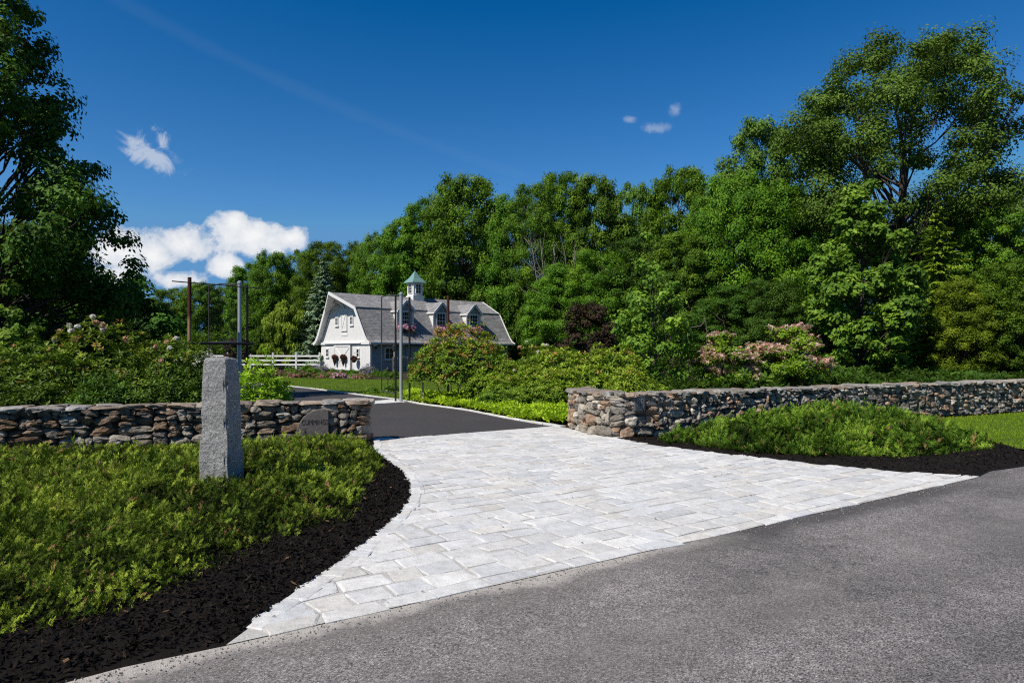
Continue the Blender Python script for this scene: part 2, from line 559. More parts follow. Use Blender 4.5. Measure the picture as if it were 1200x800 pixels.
def rust_mat():
    m, t = new_mat('rusty_steel')
    o = t.obj()
    s = t.n('ShaderNodeSeparateXYZ'); t.l(o, s.inputs[0])
    n1 = t.noise(14, 6, 0.7, t.obj((1, 1, 0.3)))
    k = t.math('ADD', s.outputs[2], t.math('MULTIPLY', t.math('SUBTRACT', n1, 0.5), 0.5))
    low = t.n('ShaderNodeMapRange'); low.inputs[1].default_value = 2.42; low.inputs[2].default_value = 2.62
    t.l(k, low.inputs[0])
    c = t.mix(low.outputs[0], (0.33, 0.20, 0.10), (0.085, 0.028, 0.018))
    c = t.mix(1.0, c, t.ramp(n1, [(0.3, 0.6), (0.7, 1.4)]), 'MULTIPLY')
    t.out(t.principled(c, 0.85, 0.2, 0, t.bump(n1, 0.4, 0.01)))
    return m


M['rust'] = rust_mat()


def shingle_mat():
    m, t = new_mat('asphalt_shingles')
    o = t.obj()
    s = t.n('ShaderNodeSeparateXYZ'); t.l(o, s.inputs[0])
    cb = t.n('ShaderNodeCombineXYZ')
    t.l(s.outputs[0], cb.inputs[0]); t.l(t.math('ADD', s.outputs[2], t.math('MULTIPLY', s.outputs[1], 0.25)), cb.inputs[1])
    b = t.n('ShaderNodeTexBrick')
    b.inputs['Scale'].default_value = 1.0
    b.inputs['Brick Width'].default_value = 0.32
    b.inputs['Row Height'].default_value = 0.15
    b.inputs['Mortar Size'].default_value = 0.012
    b.inputs['Color1'].default_value = (0.22, 0.216, 0.216, 1)
    b.inputs['Color2'].default_value = (0.34, 0.33, 0.33, 1)
    b.inputs['Mortar'].default_value = (0.11, 0.11, 0.112, 1)
    t.l(cb.outputs[0], b.inputs['Vector'])
    n1 = t.noise(2.2, 5, 0.6, o)
    c = t.mix(1.0, b.outputs['Color'], t.ramp(n1, [(0.3, 0.8), (0.7, 1.2)]), 'MULTIPLY')
    t.out(t.principled(c, 0.9, 0.15))
    return m


M['shingle'] = shingle_mat()

# ------------------------------------------------------------------ world: daylight sky with a few clouds
SUN_AZ = Vector((-0.755, -0.655, 0)).normalized()
SUN_EL = math.radians(49)
world = bpy.data.worlds.new("World")
sc.world = world
world.use_nodes = True
t = NT(world)
sky = t.n('ShaderNodeTexSky', sky_type='NISHITA')
sky.sun_disc = False
sky.sun_elevation = SUN_EL
sky.sun_rotation = math.atan2(SUN_AZ.x, SUN_AZ.y)
sky.altitude = 200
sky.air_density = 1.0
sky.dust_density = 0.3
sky.ozone_density = 4.0
hs = t.n('ShaderNodeHueSaturation')
hs.inputs['Saturation'].default_value = 1.22
hs.inputs['Value'].default_value = 0.92
t.l(sky.outputs[0], hs.inputs['Color'])
bg = t.n('ShaderNodeBackground')
bg.inputs['Strength'].default_value = 0.105
vm = t.n('ShaderNodeVectorMath', operation='MULTIPLY_ADD')       # deep clear blue, as through a polarising filter
vm.inputs[1].default_value = (1.06, 1.21, 1.42)
vm.inputs[2].default_value = (-0.43, -0.59, -1.18)
t.l(hs.outputs[0], vm.inputs[0])
vx = t.n('ShaderNodeVectorMath', operation='MAXIMUM')
vx.inputs[1].default_value = (0.02, 0.05, 0.1)
vn_ = t.n('ShaderNodeVectorMath', operation='MINIMUM')            # keep the glow round the sun (behind the camera) from washing out the shade
vn_.inputs[1].default_value = (1.1, 2.9, 5.6)
t.l(vm.outputs[0], vx.inputs[0])
t.l(vx.outputs[0], vn_.inputs[0])
s2 = t.n('ShaderNodeSeparateXYZ'); t.l(t.n('ShaderNodeTexCoord').outputs['Generated'], s2.inputs[0])
back = t.ramp(t.math('ADD', t.math('MULTIPLY', s2.outputs[1], 0.5), 0.5), [(0.30, 0.72), (0.60, 1.0)])      # sky dimmed behind the camera and overhead, added to cut fill light
high = t.ramp(s2.outputs[2], [(0.52, 1.0), (0.9, 0.8)])
t.l(t.mix(1.0, vn_.outputs[0], t.mix(1.0, back, high, 'MULTIPLY'), 'MULTIPLY'), bg.inputs['Color'])
gen = t.n('ShaderNodeTexCoord').outputs['Generated']
sep = t.n('ShaderNodeSeparateXYZ'); t.l(gen, sep.inputs[0])
az = t.math('MULTIPLY', t.math('ARCTAN2', sep.outputs[0], sep.outputs[1]), 180 / PI)
el = t.math('MULTIPLY', t.math('ARCSINE', sep.outputs[2]), 180 / PI)


def azel(px, py):
    a = math.degrees(math.atan((px - 600) / FPX))
    e = math.degrees(math.atan((HOR - py) / math.hypot(FPX, px - 600)))
    return a, e


def blob(px, py, rx, ry, rot=0.0):
    """soft ellipse on the sky dome: 1 at its middle, 0 at its rim, negative beyond"""
    a0, e0 = azel(px, py)
    rx, ry = rx * 57.3 / 860, ry * 57.3 / 860
    dx = t.math('SUBTRACT', az, a0)
    dy = t.math('SUBTRACT', el, e0)
    if rot:
        c_, s_ = math.cos(rot), math.sin(rot)
        dx, dy = (t.math('ADD', t.math('MULTIPLY', dx, c_), t.math('MULTIPLY', dy, s_)),
                  t.math('SUBTRACT', t.math('MULTIPLY', dy, c_), t.math('MULTIPLY', dx, s_)))
    dx = t.math('DIVIDE', dx, rx)
    dy = t.math('DIVIDE', dy, ry)
    r = t.math('SQRT', t.math('ADD', t.math('MULTIPLY', dx, dx), t.math('MULTIPLY', dy, dy)))
    return t.math('SUBTRACT', 1.0, r)


def union(lst):
    r = lst[0]
    for x in lst[1:]:
        r = t.math('SMOOTH_MAX', r, x, 0.18)
    return r


cn = t.noise(11.0, 9, 0.58, gen, 0.25)
cn2 = t.noise(46.0, 6, 0.6, gen)
cn3 = t.noise(5.0, 4, 0.5, gen)
cum = union([blob(302, 276, 58, 27), blob(340, 280, 24, 20), blob(275, 262, 30, 18), blob(215, 287, 40, 25), blob(180, 300, 40, 26), blob(140, 296, 45, 26), blob(265, 313, 25, 17), blob(205, 328, 48, 17), blob(120, 325, 60, 20)])
cum = t.math('ADD', cum, t.math('ADD', t.math('MULTIPLY', t.math('SUBTRACT', cn, 0.54), 2.3), t.math('MULTIPLY', t.math('SUBTRACT', cn2, 0.5), 0.8)))
cum_m = t.ramp(cum, [(0.04, 0.0), (0.14, 0.42), (0.32, 0.96), (0.5, 1.0)], 'EASE')
wisp = union([blob(178, 182, 40, 16, -0.25), blob(188, 163, 12, 24), blob(165, 178, 22, 20)])
wn = t.noise(26.0, 9, 0.68, gen, 0.9)
wisp = t.math('ADD', wisp, t.math('MULTIPLY', t.math('SUBTRACT', wn, 0.53), 3.6))
wisp_m = t.math('MULTIPLY', t.ramp(wisp, [(0.05, 0.0), (0.85, 0.75)], 'EASE'), t.ramp(union([blob(178, 178, 48, 36)]), [(0.0, 0.0), (0.35, 1.0)]))
small = union([blob(765, 151, 24, 7), blob(792, 130, 9, 9), blob(738, 140, 12, 6)])
small = t.math('ADD', small, t.math('MULTIPLY', t.math('SUBTRACT', wn, 0.5), 3.2))
small_m = t.ramp(small, [(0.1, 0.0), (1.0, 0.36)], 'EASE')
trail = blob(350, 105, 420, 11, -math.atan2(175, 560))
trail_m = t.math('MULTIPLY', t.ramp(t.math('ADD', trail, t.math('MULTIPLY', t.math('SUBTRACT', cn, 0.5), 1.2)), [(0.0, 0.0), (0.9, 0.020)], 'EASE'), 1.0)
mask = t.math('MAXIMUM', t.math('MAXIMUM', cum_m, wisp_m), t.math('MAXIMUM', small_m, trail_m))
shade = t.math('ADD', t.math('ADD', t.math('MULTIPLY', t.math('SUBTRACT', cn3, 0.5), 0.6), t.math('MULTIPLY', t.math('SUBTRACT', cn2, 0.5), 0.5)), t.math('MULTIPLY', cum, 0.75))
ccol = t.ramp(shade, [(0.05, (0.56, 0.63, 0.74)), (0.35, (0.76, 0.79, 0.84)), (0.65, (0.90, 0.91, 0.92))])
cbg = t.n('ShaderNodeBackground'); cbg.inputs['Strength'].default_value = 1.0
t.l(ccol, cbg.inputs['Color'])
mx = t.n('ShaderNodeMixShader')
t.l(mask, mx.inputs[0]); t.l(bg.outputs[0], mx.inputs[1]); t.l(cbg.outputs[0], mx.inputs[2])
wo = t.n('ShaderNodeOutputWorld'); t.l(mx.outputs[0], wo.inputs[0])

sun = bpy.data.lights.new('sun', 'SUN')
sun.energy = 5.0
sun.angle = math.radians(0.5)
sun.color = (1.0, 0.945, 0.86)
so = bpy.data.objects.new('sun', sun); COL.objects.link(so)
sdir = Vector((SUN_AZ.x * math.cos(SUN_EL), SUN_AZ.y * math.cos(SUN_EL), math.sin(SUN_EL)))
so.rotation_euler = sdir.to_track_quat('Z', 'Y').to_euler()

cam = bpy.data.cameras.new('camera')
cam.sensor_width = 36
cam.lens = 24
cam.shift_y = (HOR - 400) / 1200
cam.clip_end = 3000
co = bpy.data.objects.new('camera', cam); COL.objects.link(co)
co.location = (0, 0, CAM_H); co.rotation_euler = (PI / 2, 0, 0)
sc.camera = co
sc.view_settings.view_transform = 'Standard'
sc.view_settings.look = 'None'
sc.view_settings.exposure = 0
sc.cycles.use_denoising = False
sc.cycles.filter_width = 1.15
sc.cycles.sample_clamp_indirect = 2.0
sc.cycles.max_bounces = 6
sc.cycles.diffuse_bounces = 3
sc.cycles.transmission_bounces = 4


# ------------------------------------------------------------------ numeric helpers
def inside(P, poly):
    P = np.asarray(P); poly = np.asarray(poly)
    x, y = P[:, 0], P[:, 1]
    r = np.zeros(len(P), bool)
    n = len(poly)
    for i in range(n):
        x0, y0 = poly[i]; x1, y1 = poly[(i + 1) % n]
        c = ((y0 > y) != (y1 > y)) & (x < (x1 - x0) * (y - y0) / (y1 - y0 + 1e-12) + x0)
        r ^= c
    return r


def edge_dist(P, poly, closed=True):
    P = np.asarray(P); poly = np.asarray(poly, float)
    d = np.full(len(P), 1e9)
    n = len(poly)
    for i in range(n if closed else n - 1):
        a, b = poly[i], poly[(i + 1) % n]
        ab = b - a
        u = np.clip(((P - a) @ ab) / max(ab @ ab, 1e-12), 0, 1)
        d = np.minimum(d, np.linalg.norm(P - (a + u[:, None] * ab), axis=1))
    return d


def smooth_line(pts, step=0.15):
    """Catmull-Rom through the points, resampled evenly"""
    p = np.asarray(pts, float)
    q = np.vstack([2 * p[0] - p[1], p, 2 * p[-1] - p[-2]])
    out = []
    for i in range(1, len(q) - 2):
        for u in np.linspace(0, 1, 14, endpoint=False):
            a, b, c, d = q[i - 1], q[i], q[i + 1], q[i + 2]
            out.append(0.5 * (2 * b + (c - a) * u + (2 * a - 5 * b + 4 * c - d) * u * u + (3 * b - a - 3 * c + d) * u ** 3))
    out.append(p[-1])
    out = np.array(out)
    L = np.concatenate([[0], np.cumsum(np.linalg.norm(np.diff(out, axis=0), axis=1))])
    m = max(2, int(L[-1] / step) + 1)
    s = np.linspace(0, L[-1], m)
    return np.stack([np.interp(s, L, out[:, k]) for k in range(p.shape[1])], 1)


class VN:
    """smooth value noise in the plane"""

    def __init__(self, seed):
        self.g = np.random.default_rng(seed).random((64, 64))

    def __call__(self, x, y, s=1.0):
        x = np.asarray(x) * s; y = np.asarray(y) * s
        i = np.floor(x).astype(int); j = np.floor(y).astype(int)
        u = x - i; v = y - j
        u = u * u * (3 - 2 * u); v = v * v * (3 - 2 * v)
        g = self.g
        a = g[i % 64, j % 64]; b = g[(i + 1) % 64, j % 64]; c = g[i % 64, (j + 1) % 64]; d = g[(i + 1) % 64, (j + 1) % 64]
        return (a * (1 - u) + b * u) * (1 - v) + (c * (1 - u) + d * u) * v

    def fbm(self, x, y, s, o=3):
        r, k, w = 0, 1.0, 0
        for _ in range(o):
            r = r + self(x, y, s) * k; w += k
            s *= 2.1; k *= 0.5
        return r / w


vn = VN(5)


def sheet(poly, step, zf=None):
    """triangulated sheet over a polygon with interior points; zf(x, y, d) gives its height"""
    poly = np.asarray(poly, float)
    lo, hi = poly.min(0), poly.max(0)
    gx, gy = np.meshgrid(np.arange(lo[0], hi[0], step), np.arange(lo[1], hi[1], step))
    P = np.stack([gx.ravel(), gy.ravel()], 1)
    P += (rng.random(P.shape) - 0.5) * step * 0.5
    P = P[inside(P, poly)]
    if len(P):
        P = P[edge_dist(P, poly) > step * 0.35]
    pts = [Vector(p) for p in poly] + [Vector(p) for p in P]
    n = len(poly)
    r = delaunay_2d_cdt(pts, [(i, (i + 1) % n) for i in range(n)], [list(range(n))], 1, 1e-6)
    V = np.array([(p.x, p.y) for p in r[0]])
    F = np.array([f for f in r[2]])
    d = edge_dist(V, poly)
    z = zf(V[:, 0], V[:, 1], d) if zf else np.zeros(len(V))
    # face upward
    a, b, c = V[F[:, 0]], V[F[:, 1]], V[F[:, 2]]
    cr = (b[:, 0] - a[:, 0]) * (c[:, 1] - a[:, 1]) - (b[:, 1] - a[:, 1]) * (c[:, 0] - a[:, 0])
    F[cr < 0] = F[cr < 0][:, ::-1]
    return np.column_stack([V, z]), F


def unit(v):
    return v / np.maximum(np.linalg.norm(v, axis=-1, keepdims=True), 1e-9)


def rand_dirs(n):
    return unit(rng.normal(size=(n, 3)))


def leaves(P, N, L, W, tang=None, bend=0.0):
    """one diamond leaf at each point, facing N"""
    n = len(P)
    N = unit(N)
    tt = rand_dirs(n) if tang is None else tang
    T = unit(tt - N * np.sum(tt * N, 1, keepdims=True))
    B = np.cross(N, T)
    L = np.broadcast_to(L, (n,))[:, None]; W = np.broadcast_to(W, (n,))[:, None]
    v = np.stack([P - T * L / 2, P + B * W / 2 + N * bend * L, P + T * L / 2, P - B * W / 2 + N * bend * L], 1).reshape(-1, 3)
    f = np.arange(n * 4).reshape(n, 4)
    return v, f


def scatter(tv, tf, locs, axes, scale, spin=None):
    """copies of a template: its +Z goes to axes, turned by a random spin"""
    n = len(locs)
    Z = unit(axes)
    r = rand_dirs(n)
    X = unit(r - Z * np.sum(r * Z, 1, keepdims=True))
    Y = np.cross(Z, X)
    R = np.stack([X, Y, Z], 1)                       # rows
    v = np.einsum('kj,njd->nkd', tv, R) * np.broadcast_to(scale, (n,))[:, None, None] + locs[:, None, :]
    f = tf[None] + (np.arange(n) * len(tv))[:, None, None]
    return v.reshape(-1, 3), f.reshape(-1, tf.shape[1])


def scatter_dir(tv, tf, locs, fwd, up, scale):
    """copies of a template: +X goes to fwd, +Z near up"""
    n = len(locs)
    X = unit(fwd)
    Y = unit(np.cross(up, X))
    Z = np.cross(X, Y)
    R = np.stack([X, Y, Z], 1)
    v = np.einsum('kj,njd->nkd', tv, R) * np.broadcast_to(scale, (n,))[:, None, None] + locs[:, None, :]
    f = tf[None] + (np.arange(n) * len(tv))[:, None, None]
    return v.reshape(-1, 3), f.reshape(-1, tf.shape[1])


# ------------------------------------------------------------------ ground, road, drive, beds
def put_sheet(name, poly, z, mat, step=1.0, zf=None, smooth=True, kind='structure'):
    V, F = sheet(poly, step, zf)
    V[:, 2] += z
    b = MB().add(V, F)
    o = b.build(name, mat, smooth=smooth, recalc=False)
    return tag(o, kind=kind)


g = MB()
R_ = 1500.0
g.add([(-R_, -R_, 0), (R_, -R_, 0), (R_, R_, 0), (-R_, R_, 0)], np.array([[0, 1, 2, 3]]))
tag(g.build('ground', M['floor'], loc=(0, 0, -0.03), recalc=False), kind='structure')

EA, EB = np.array(G(265, 757)), np.array(G(1145, 560))         # the road edge of the setts
U = (EB - EA) / np.linalg.norm(EB - EA)
NIN = np.array((-U[1], U[0]))
ROAD_RZ = math.atan2(U[1], U[0])


def uv_of(P):
    P = np.asarray(P) - EA
    return np.stack([P @ U, P @ NIN], -1)


def xy_of(uu, vv):
    return EA + np.outer(np.atleast_1d(uu), U) + np.outer(np.atleast_1d(vv), NIN)


# road in its own frame: x along the edge, y inward
rb = MB()
us = np.concatenate([np.arange(-70, -6, 4), np.arange(-6, 16, 0.25), np.arange(16, 90, 4)])
edge = 0.12 + (vn.fbm(us, us * 0, 1.3) - 0.5) * 0.03
rows = [edge, edge * 0 - 0.3, edge * 0 - 2.0, edge * 0 - 4.0, edge * 0 - 8.5]
V = np.concatenate([np.stack([us, r, np.zeros_like(us) + 0.004], 1) for k, r in enumerate(rows)])
n = len(us)
i = np.arange(n - 1)
F = np.concatenate([np.stack([k * n + i, (k + 1) * n + i, (k + 1) * n + i + 1, k * n + i + 1], 1) for k in range(len(rows) - 1)])
rb.add(V, F)
ro = rb.build('road', M['road'], recalc=False)
ro.location = (EA[0], EA[1], 0); ro.rotation_euler = (0, 0, ROAD_RZ)
tag(ro, kind='structure')

# the paved apron of granite setts
LEFT_EDGE = smooth_line([G(265, 757), G(335, 706), G(400, 662), G(450, 622), G(478, 594), G(484, 572), G(473, 553), G(452, 538), G(440, 527), (-2.55, 12.75)], 0.12)
RIGHT_EDGE = smooth_line([(1.15, 14.75), G(690, 508), G(760, 521), G(850, 533), G(1000, 549), G(1145, 560)], 0.15)
FAR_A, FAR_B = np.array((-2.62, 12.72)), np.array((1.1, 14.85))
APRON = np.vstack([LEFT_EDGE, [FAR_B], RIGHT_EDGE[1:]])
pv = MB()
base_v, base_f = sheet(APRON, 0.5, lambda x, y, d: 0 * x + 0.010)
jb = MB().add(base_v, base_f)
apron = jb.build('driveway_apron', M['joint'], recalc=False)
tag(apron, kind='structure')


def sett(mb, u0, u1, v0, v1, zt, col, world=True, jit=0.016, fn=None):
    """one rough-cut stone: sides, rounded arris and an uneven top"""
    q = 0.5 * (1 + np.cos(0))
    cor = np.array([(u0, v0), (u1, v0), (u1, v1), (u0, v1)]) + rng.normal(0, jit, (4, 2))
    k = np.linspace(0, 1, 5)
    gu, gv = np.meshgrid(k, k)
    bl = lambda a, b: ((1 - a) * (1 - b))[..., None] * cor[0] + (a * (1 - b))[..., None] * cor[1] + (a * b)[..., None] * cor[2] + ((1 - a) * b)[..., None] * cor[3]
    ins = 0.10
    ku = np.array([0, 0.05, 0.5, 0.95, 1.0]); kv = np.array([0, 0.08, 0.5, 0.92, 1.0])
    gu, gv = np.meshgrid(ku, kv)
    P = bl(gu, gv)
    rim = (gu == 0) | (gu == 1) | (gv == 0) | (gv == 1)
    tilt = rng.normal(0, 0.0022, 2)
    z = zt + (gu - 0.5) * tilt[0] + (gv - 0.5) * tilt[1] + rng.normal(0, 0.0016, gu.shape)
    z[rim] -= 0.004
    P3 = P.reshape(-1, 2)
    W = fn(P3) if fn else xy_of(P3[:, 0], P3[:, 1])
    top = np.column_stack([W, z.ravel()])
    per = [0, 1, 2, 3, 4, 9, 14, 19, 24, 23, 22, 21, 20, 15, 10, 5]
    low = top[per].copy(); low[:, 2] = -0.01
    V = np.vstack([top, low])
    F = [[r * 5 + c, r * 5 + c + 1, r * 5 + c + 6, r * 5 + c + 5] for r in range(4) for c in range(4)]
    m = len(per)
    for a in range(m):
        b = (a + 1) % m
        F.append([25 + a, 25 + b, per[b], per[a]])
    mb.add(V, np.array(F), 0.5, col)


GR = np.array([(0.60, 0.60, 0.60), (0.55, 0.565, 0.59), (0.64, 0.625, 0.60), (0.50, 0.52, 0.55), (0.66, 0.645, 0.615), (0.58, 0.545, 0.49), (0.62, 0.62, 0.615), (0.60, 0.60, 0.60)])


def grey():
    return (GR[rng.integers(len(GR))] * 0.50 + np.array((0.595, 0.60, 0.605)) * 0.50) * rng.uniform(0.89, 1.08) * np.array((1.19, 1.175, 1.14))


poly_in = APRON
vv = 0.0
row = 0
vmax = uv_of(APRON)[:, 1].max()
while vv < vmax:
    h = rng.uniform(0.20, 0.27) if row else 0.16
    u = -1.0 + rng.uniform(0, 0.3)
    while u < 11.0:
        w = rng.uniform(0.24, 0.46) if row else rng.uniform(0.25, 0.5)
        c = xy_of(u + w / 2, vv + h / 2)
        if inside(c, poly_in)[0] or (edge_dist(c, poly_in)[0] < 0.10):
            lft = edge_dist(c, LEFT_EDGE, closed=False)[0]
            if lft > 0.06:
                vmid = vv + (vn(u * 0.4, vv, 1.0) - 0.5) * 0.0
                sett(pv, u + 0.006, u + w - 0.006, vmid + 0.006, vmid + h - 0.006, 0.0165 + rng.normal(0, 0.0013), grey())
        u += w
    vv += h
    row += 1
# a border course of smaller blocks along the curved left-hand edge
LL = LEFT_EDGE
seg = np.linalg.norm(np.diff(LL, axis=0), axis=1)
S = np.concatenate([[0], np.cumsum(seg)])


def along(line, S, s):
    p = np.array([np.interp(s, S, line[:, 0]), np.interp(s, S, line[:, 1])])
    e = 0.05
    a = np.array([np.interp(s - e, S, line[:, 0]), np.interp(s - e, S, line[:, 1])])
    b = np.array([np.interp(s + e, S, line[:, 0]), np.interp(s + e, S, line[:, 1])])
    tdir = (b - a) / max(np.linalg.norm(b - a), 1e-9)
    return p, tdir


s = 0.22
while s < S[-1] - 0.15:
    w = rng.uniform(0.13, 0.27)
    p, td = along(LL, S, s + w / 2)
    nd = np.array((td[1], -td[0]))                 # toward the paving
    fn = lambda Q, p=p, td=td, nd=nd: p + np.outer(Q[:, 0], td) + np.outer(Q[:, 1], nd)
    sett(pv, -w / 2 + 0.005, w / 2 - 0.005, -0.02 + rng.uniform(-0.03, 0.015), 0.105 + rng.uniform(-0.02, 0.03), 0.020 + rng.normal(0, 0.002), grey(), fn=fn, jit=0.010)
    s += w
po = pv.build('setts', M['paver'], parent=apron, recalc=False)

# asphalt drive, curving away to the left through the gate
OUT_EDGE = smooth_line([(1.1, 14.85), G(600, 491), G(545, 480.5), G(490, 473), (-3.62, 23.0), (-5.0, 24.9), (-6.9, 27.5), (-11.1, 33.0), (-20, 41), (-34, 50)], 0.6)
IN_EDGE = smooth_line([(-2.62, 12.72), (-4.2, 16.0), (-7.25, 19.1), (-12, 25), (-21, 33), (-36, 42)], 0.8)
DRIVE = np.vstack([OUT_EDGE, IN_EDGE[::-1]])
put_sheet('driveway', DRIVE, 0.004, M['drive'], 1.5)
# granite threshold across the drive at the gate
GA, GB = np.array((-3.62, 22.75)), np.array((-7.5, 18.95))
gd = (GB - GA) / np.linalg.norm(GB - GA); gn = np.array((gd[1], -gd[0]))
if gn[1] < 0: gn = -gn
th = MB()
for r in range(4):
    u = 0.0
    while u < 5.4:
        w = rng.uniform(0.3, 0.5)
        fn = lambda Q: GA + np.outer(Q[:, 0], gd) + np.outer(Q[:, 1], gn)
        sett(th, u + 0.005, min(u + w, 5.45) - 0.005, r * 0.3 - 0.45, r * 0.3 - 0.155, 0.022, grey() * 1.1, fn=fn, jit=0.008)
        u += w
tag(th.build('gate_threshold', M['paver'], recalc=False), kind='structure')


def edging(name, line, z, wid=0.13):
    line = np.asarray(line)
    seg = np.linalg.norm(np.diff(line, axis=0), axis=1)
    S = np.concatenate([[0], np.cumsum(seg)])
    b = MB(); s = 0.0
    while s < S[-1] - 0.1:
        w = rng.uniform(0.26, 0.40)
        p, td = along(line, S, s + w / 2)
        nd = np.array((-td[1], td[0]))
        fn = lambda Q: p + np.outer(Q[:, 0], td) + np.outer(Q[:, 1], nd)
        sett(b, -w / 2 + 0.004, w / 2 - 0.004, -wid / 2, wid / 2, z + rng.normal(0, 0.004), grey() * 1.05, fn=fn, jit=0.006)
        s += w
    return tag(b.build(name, M['paver'], recalc=False), kind='structure')


edging('drive_edging', OUT_EDGE[:60], 0.035)

# mulch beds
ROAD_LEFT = [tuple(xy_of(u, v)[0]) for u, v in ((-7.0, 0.02), (-4.0, -0.06), (-2.2, 0.05), (-1.2, -0.07), (-0.5, 0.02))]
LEFT_BED = np.vstack([LEFT_EDGE, [(-2.75, 12.35), (-5.2, 11.75), (-8.2, 10.85), (-14, 9.0)], [(-14, -3)], ROAD_LEFT])
RIGHT_BED = np.vstack([RIGHT_EDGE[3:], [tuple(xy_of(u, v)[0]) for u, v in ((9.9, 0.12), (10.7, 0.03), (11.6, 0.10))], [(8.7, 11.9), (8.6, 13.5), (8.2, 15.7), (2.6, 13.05), (1.75, 13.0)]])


def mulch_height(x, y, d):
    return 0.006 + 0.065 * (1 - np.exp(-d / 0.25)) + (vn.fbm(x, y, 5.0, 3) - 0.5) * 0.05 * np.minimum(d / 0.1, 1)


def mulch_bed(name, poly, n, focus, leaf_bits):
    V, F = sheet(poly, 0.12, mulch_height)
    b = MB().add(V, F, 0.45)
    # loose chips
    lo, hi = focus
    P = rng.random((n, 2)) * (np.array(hi) - np.array(lo)) + np.array(lo)
    P = P[inside(P, poly)]
    P = P[edge_dist(P, poly) > 0.025]
    d = edge_dist(P, poly)
    z = mulch_height(P[:, 0], P[:, 1], d) + rng.uniform(0.0, 0.025, len(P))
    N = rand_dirs(len(P)) * 0.75 + np.array((0, 0, 0.8))
    L = rng.uniform(0.018, 0.06, len(P))
    v, f = leaves(np.column_stack([P, z]), N, L, L * rng.uniform(0.2, 0.5, len(P)))
    b.add(v, f, np.clip(rng.beta(2.2, 2.2, len(P)), 0, 0.975))
    k = rng.integers(0, len(P), leaf_bits)
    v, f = leaves(np.column_stack([P[k], z[k] + 0.02]), rand_dirs(leaf_bits) * 0.35 + np.array((0, 0, 1)), rng.uniform(0.03, 0.075, leaf_bits), rng.uniform(0.015, 0.035, leaf_bits))
    b.add(v, f, 1.0)
    return tag(b.build(name, M['mulch'], recalc=False), kind='structure')


mulch_bed('mulch_bed', LEFT_BED, 90000, ((-4.6, 1.5), (-1.0, 12.5)), 130)
mulch_bed('mulch_bed', RIGHT_BED, 26000, ((1.5, 8.5), (9.5, 14)), 60)


# grit, crumbs and blown leaves along the edges of the road and the setts
gb = MB()
m = 2600
uu = np.concatenate([rng.uniform(-1.0, 11, 1700), rng.uniform(-5, 0, 500), rng.uniform(9.5, 16, 400)])
vv_ = -np.abs(rng.normal(0.02, 0.13, m))
far = rng.random(m) < 0.15
vv_[far] = -rng.uniform(0, 2.5, far.sum())
W = xy_of(0, 0) + np.outer(uu, U) + np.outer(vv_, NIN)
sz = rng.uniform(0.004, 0.013, m)
dg_ = np.array([(1, 0, 0), (-1, 0, 0), (0, 1, 0), (0, -1, 0), (0, 0, 1), (0, 0, -1)]) * 0.5
of_ = np.array([(0, 2, 4), (2, 1, 4), (1, 3, 4), (3, 0, 4), (2, 0, 5), (1, 2, 5), (3, 1, 5), (0, 3, 5)])
v, f = scatter(dg_, of_, np.column_stack([W, 0.005 + sz * 0.3]), rand_dirs(m), sz)
gb.add(v, f, 0.5, np.repeat(np.array([(0.30, 0.28, 0.26)]) * rng.uniform(0.4, 1.6, (m, 1)), 8, axis=0))
m = 90
Q = xy_of(0, 0) + np.outer(rng.uniform(-0.5, 9, m), U) + np.outer(rng.uniform(0.05, 5.5, m) ** 1.0, NIN)
Q = Q[inside(Q, APRON)]
m = len(Q)
v, f = leaves(np.column_stack([Q, np.full(m, 0.026)]), rand_dirs(m) * 0.3 + np.array((0, 0, 1.0)), rng.uniform(0.015, 0.05, m), rng.uniform(0.006, 0.02, m))
gb.add(v, f, 0.5, np.array([(0.08, 0.05, 0.03)]) * rng.uniform(0.4, 2.0, (m, 1)))
tag(gb.build('edge_grit', M['stone'], recalc=False), kind='stuff')


# ------------------------------------------------------------------ lawns with real blades near the eye
def lawn(name, poly, nblades, size, z=0.0):
    o = put_sheet(name, poly, z, M['lawn'], 0.8, lambda x, y, d: (vn.fbm(x, y, 0.7) - 0.5) * 0.03)
    poly = np.asarray(poly)
    lo, hi = poly.min(0), poly.max(0)
    P = rng.random((nblades * 2, 2)) * (hi - lo) + lo
    P = P[inside(P, poly)][:nblades]
    m = len(P)
    up = np.column_stack([rng.normal(0, 0.35, (m, 2)), np.ones(m)])
    h = size * rng.uniform(0.6, 1.3, m)
    N = np.column_stack([rng.normal(size=(m, 2)), np.zeros(m) + 0.2])
    c = np.column_stack([P, z + h * 0.42])
    v, f = leaves(c, N, h, h * 0.16, tang=up)
    b = MB().add(v, f, np.clip(0.2 + 0.55 * vn.fbm(P[:, 0], P[:, 1], 0.8) + rng.normal(0, 0.12, m) + np.where(edge_dist(P, poly) < 0.25, 0.25, 0), 0, 1))
    g = b.build(name + '_grass', M['grass'], recalc=False)
    tag(g, kind='stuff')
    g.name = 'grass'
    return o


lawn('lawn', [(8.55, 12.0), (8.75, 11.0), (9.3, 10.55), tuple(xy_of(12.5, 0.1)[0]), tuple(xy_of(24, 0.1)[0]), (28, 25.2), (14.2, 18.6), (8.1, 15.7)], 90000, 0.055)
LAWN2 = np.vstack([OUT_EDGE[16:60], [(-34, 56), (-20, 45.5), (-11, 41.5), (-6, 39.5), (-2.2, 36), (-1.0, 28), (-2.4, 24.5)]])
lawn('lawn', LAWN2, 60000, 0.075)


# ------------------------------------------------------------------ stone walls
def rock_base():
    bm = bmesh.new()
    bmesh.ops.create_icosphere(bm, subdivisions=3, radius=1.0)
    v = np.array([p.co[:] for p in bm.verts]); f = np.array([[q.index for q in p.verts] for p in bm.faces])
    bm.free()
    return v, f


RV, RF = rock_base()


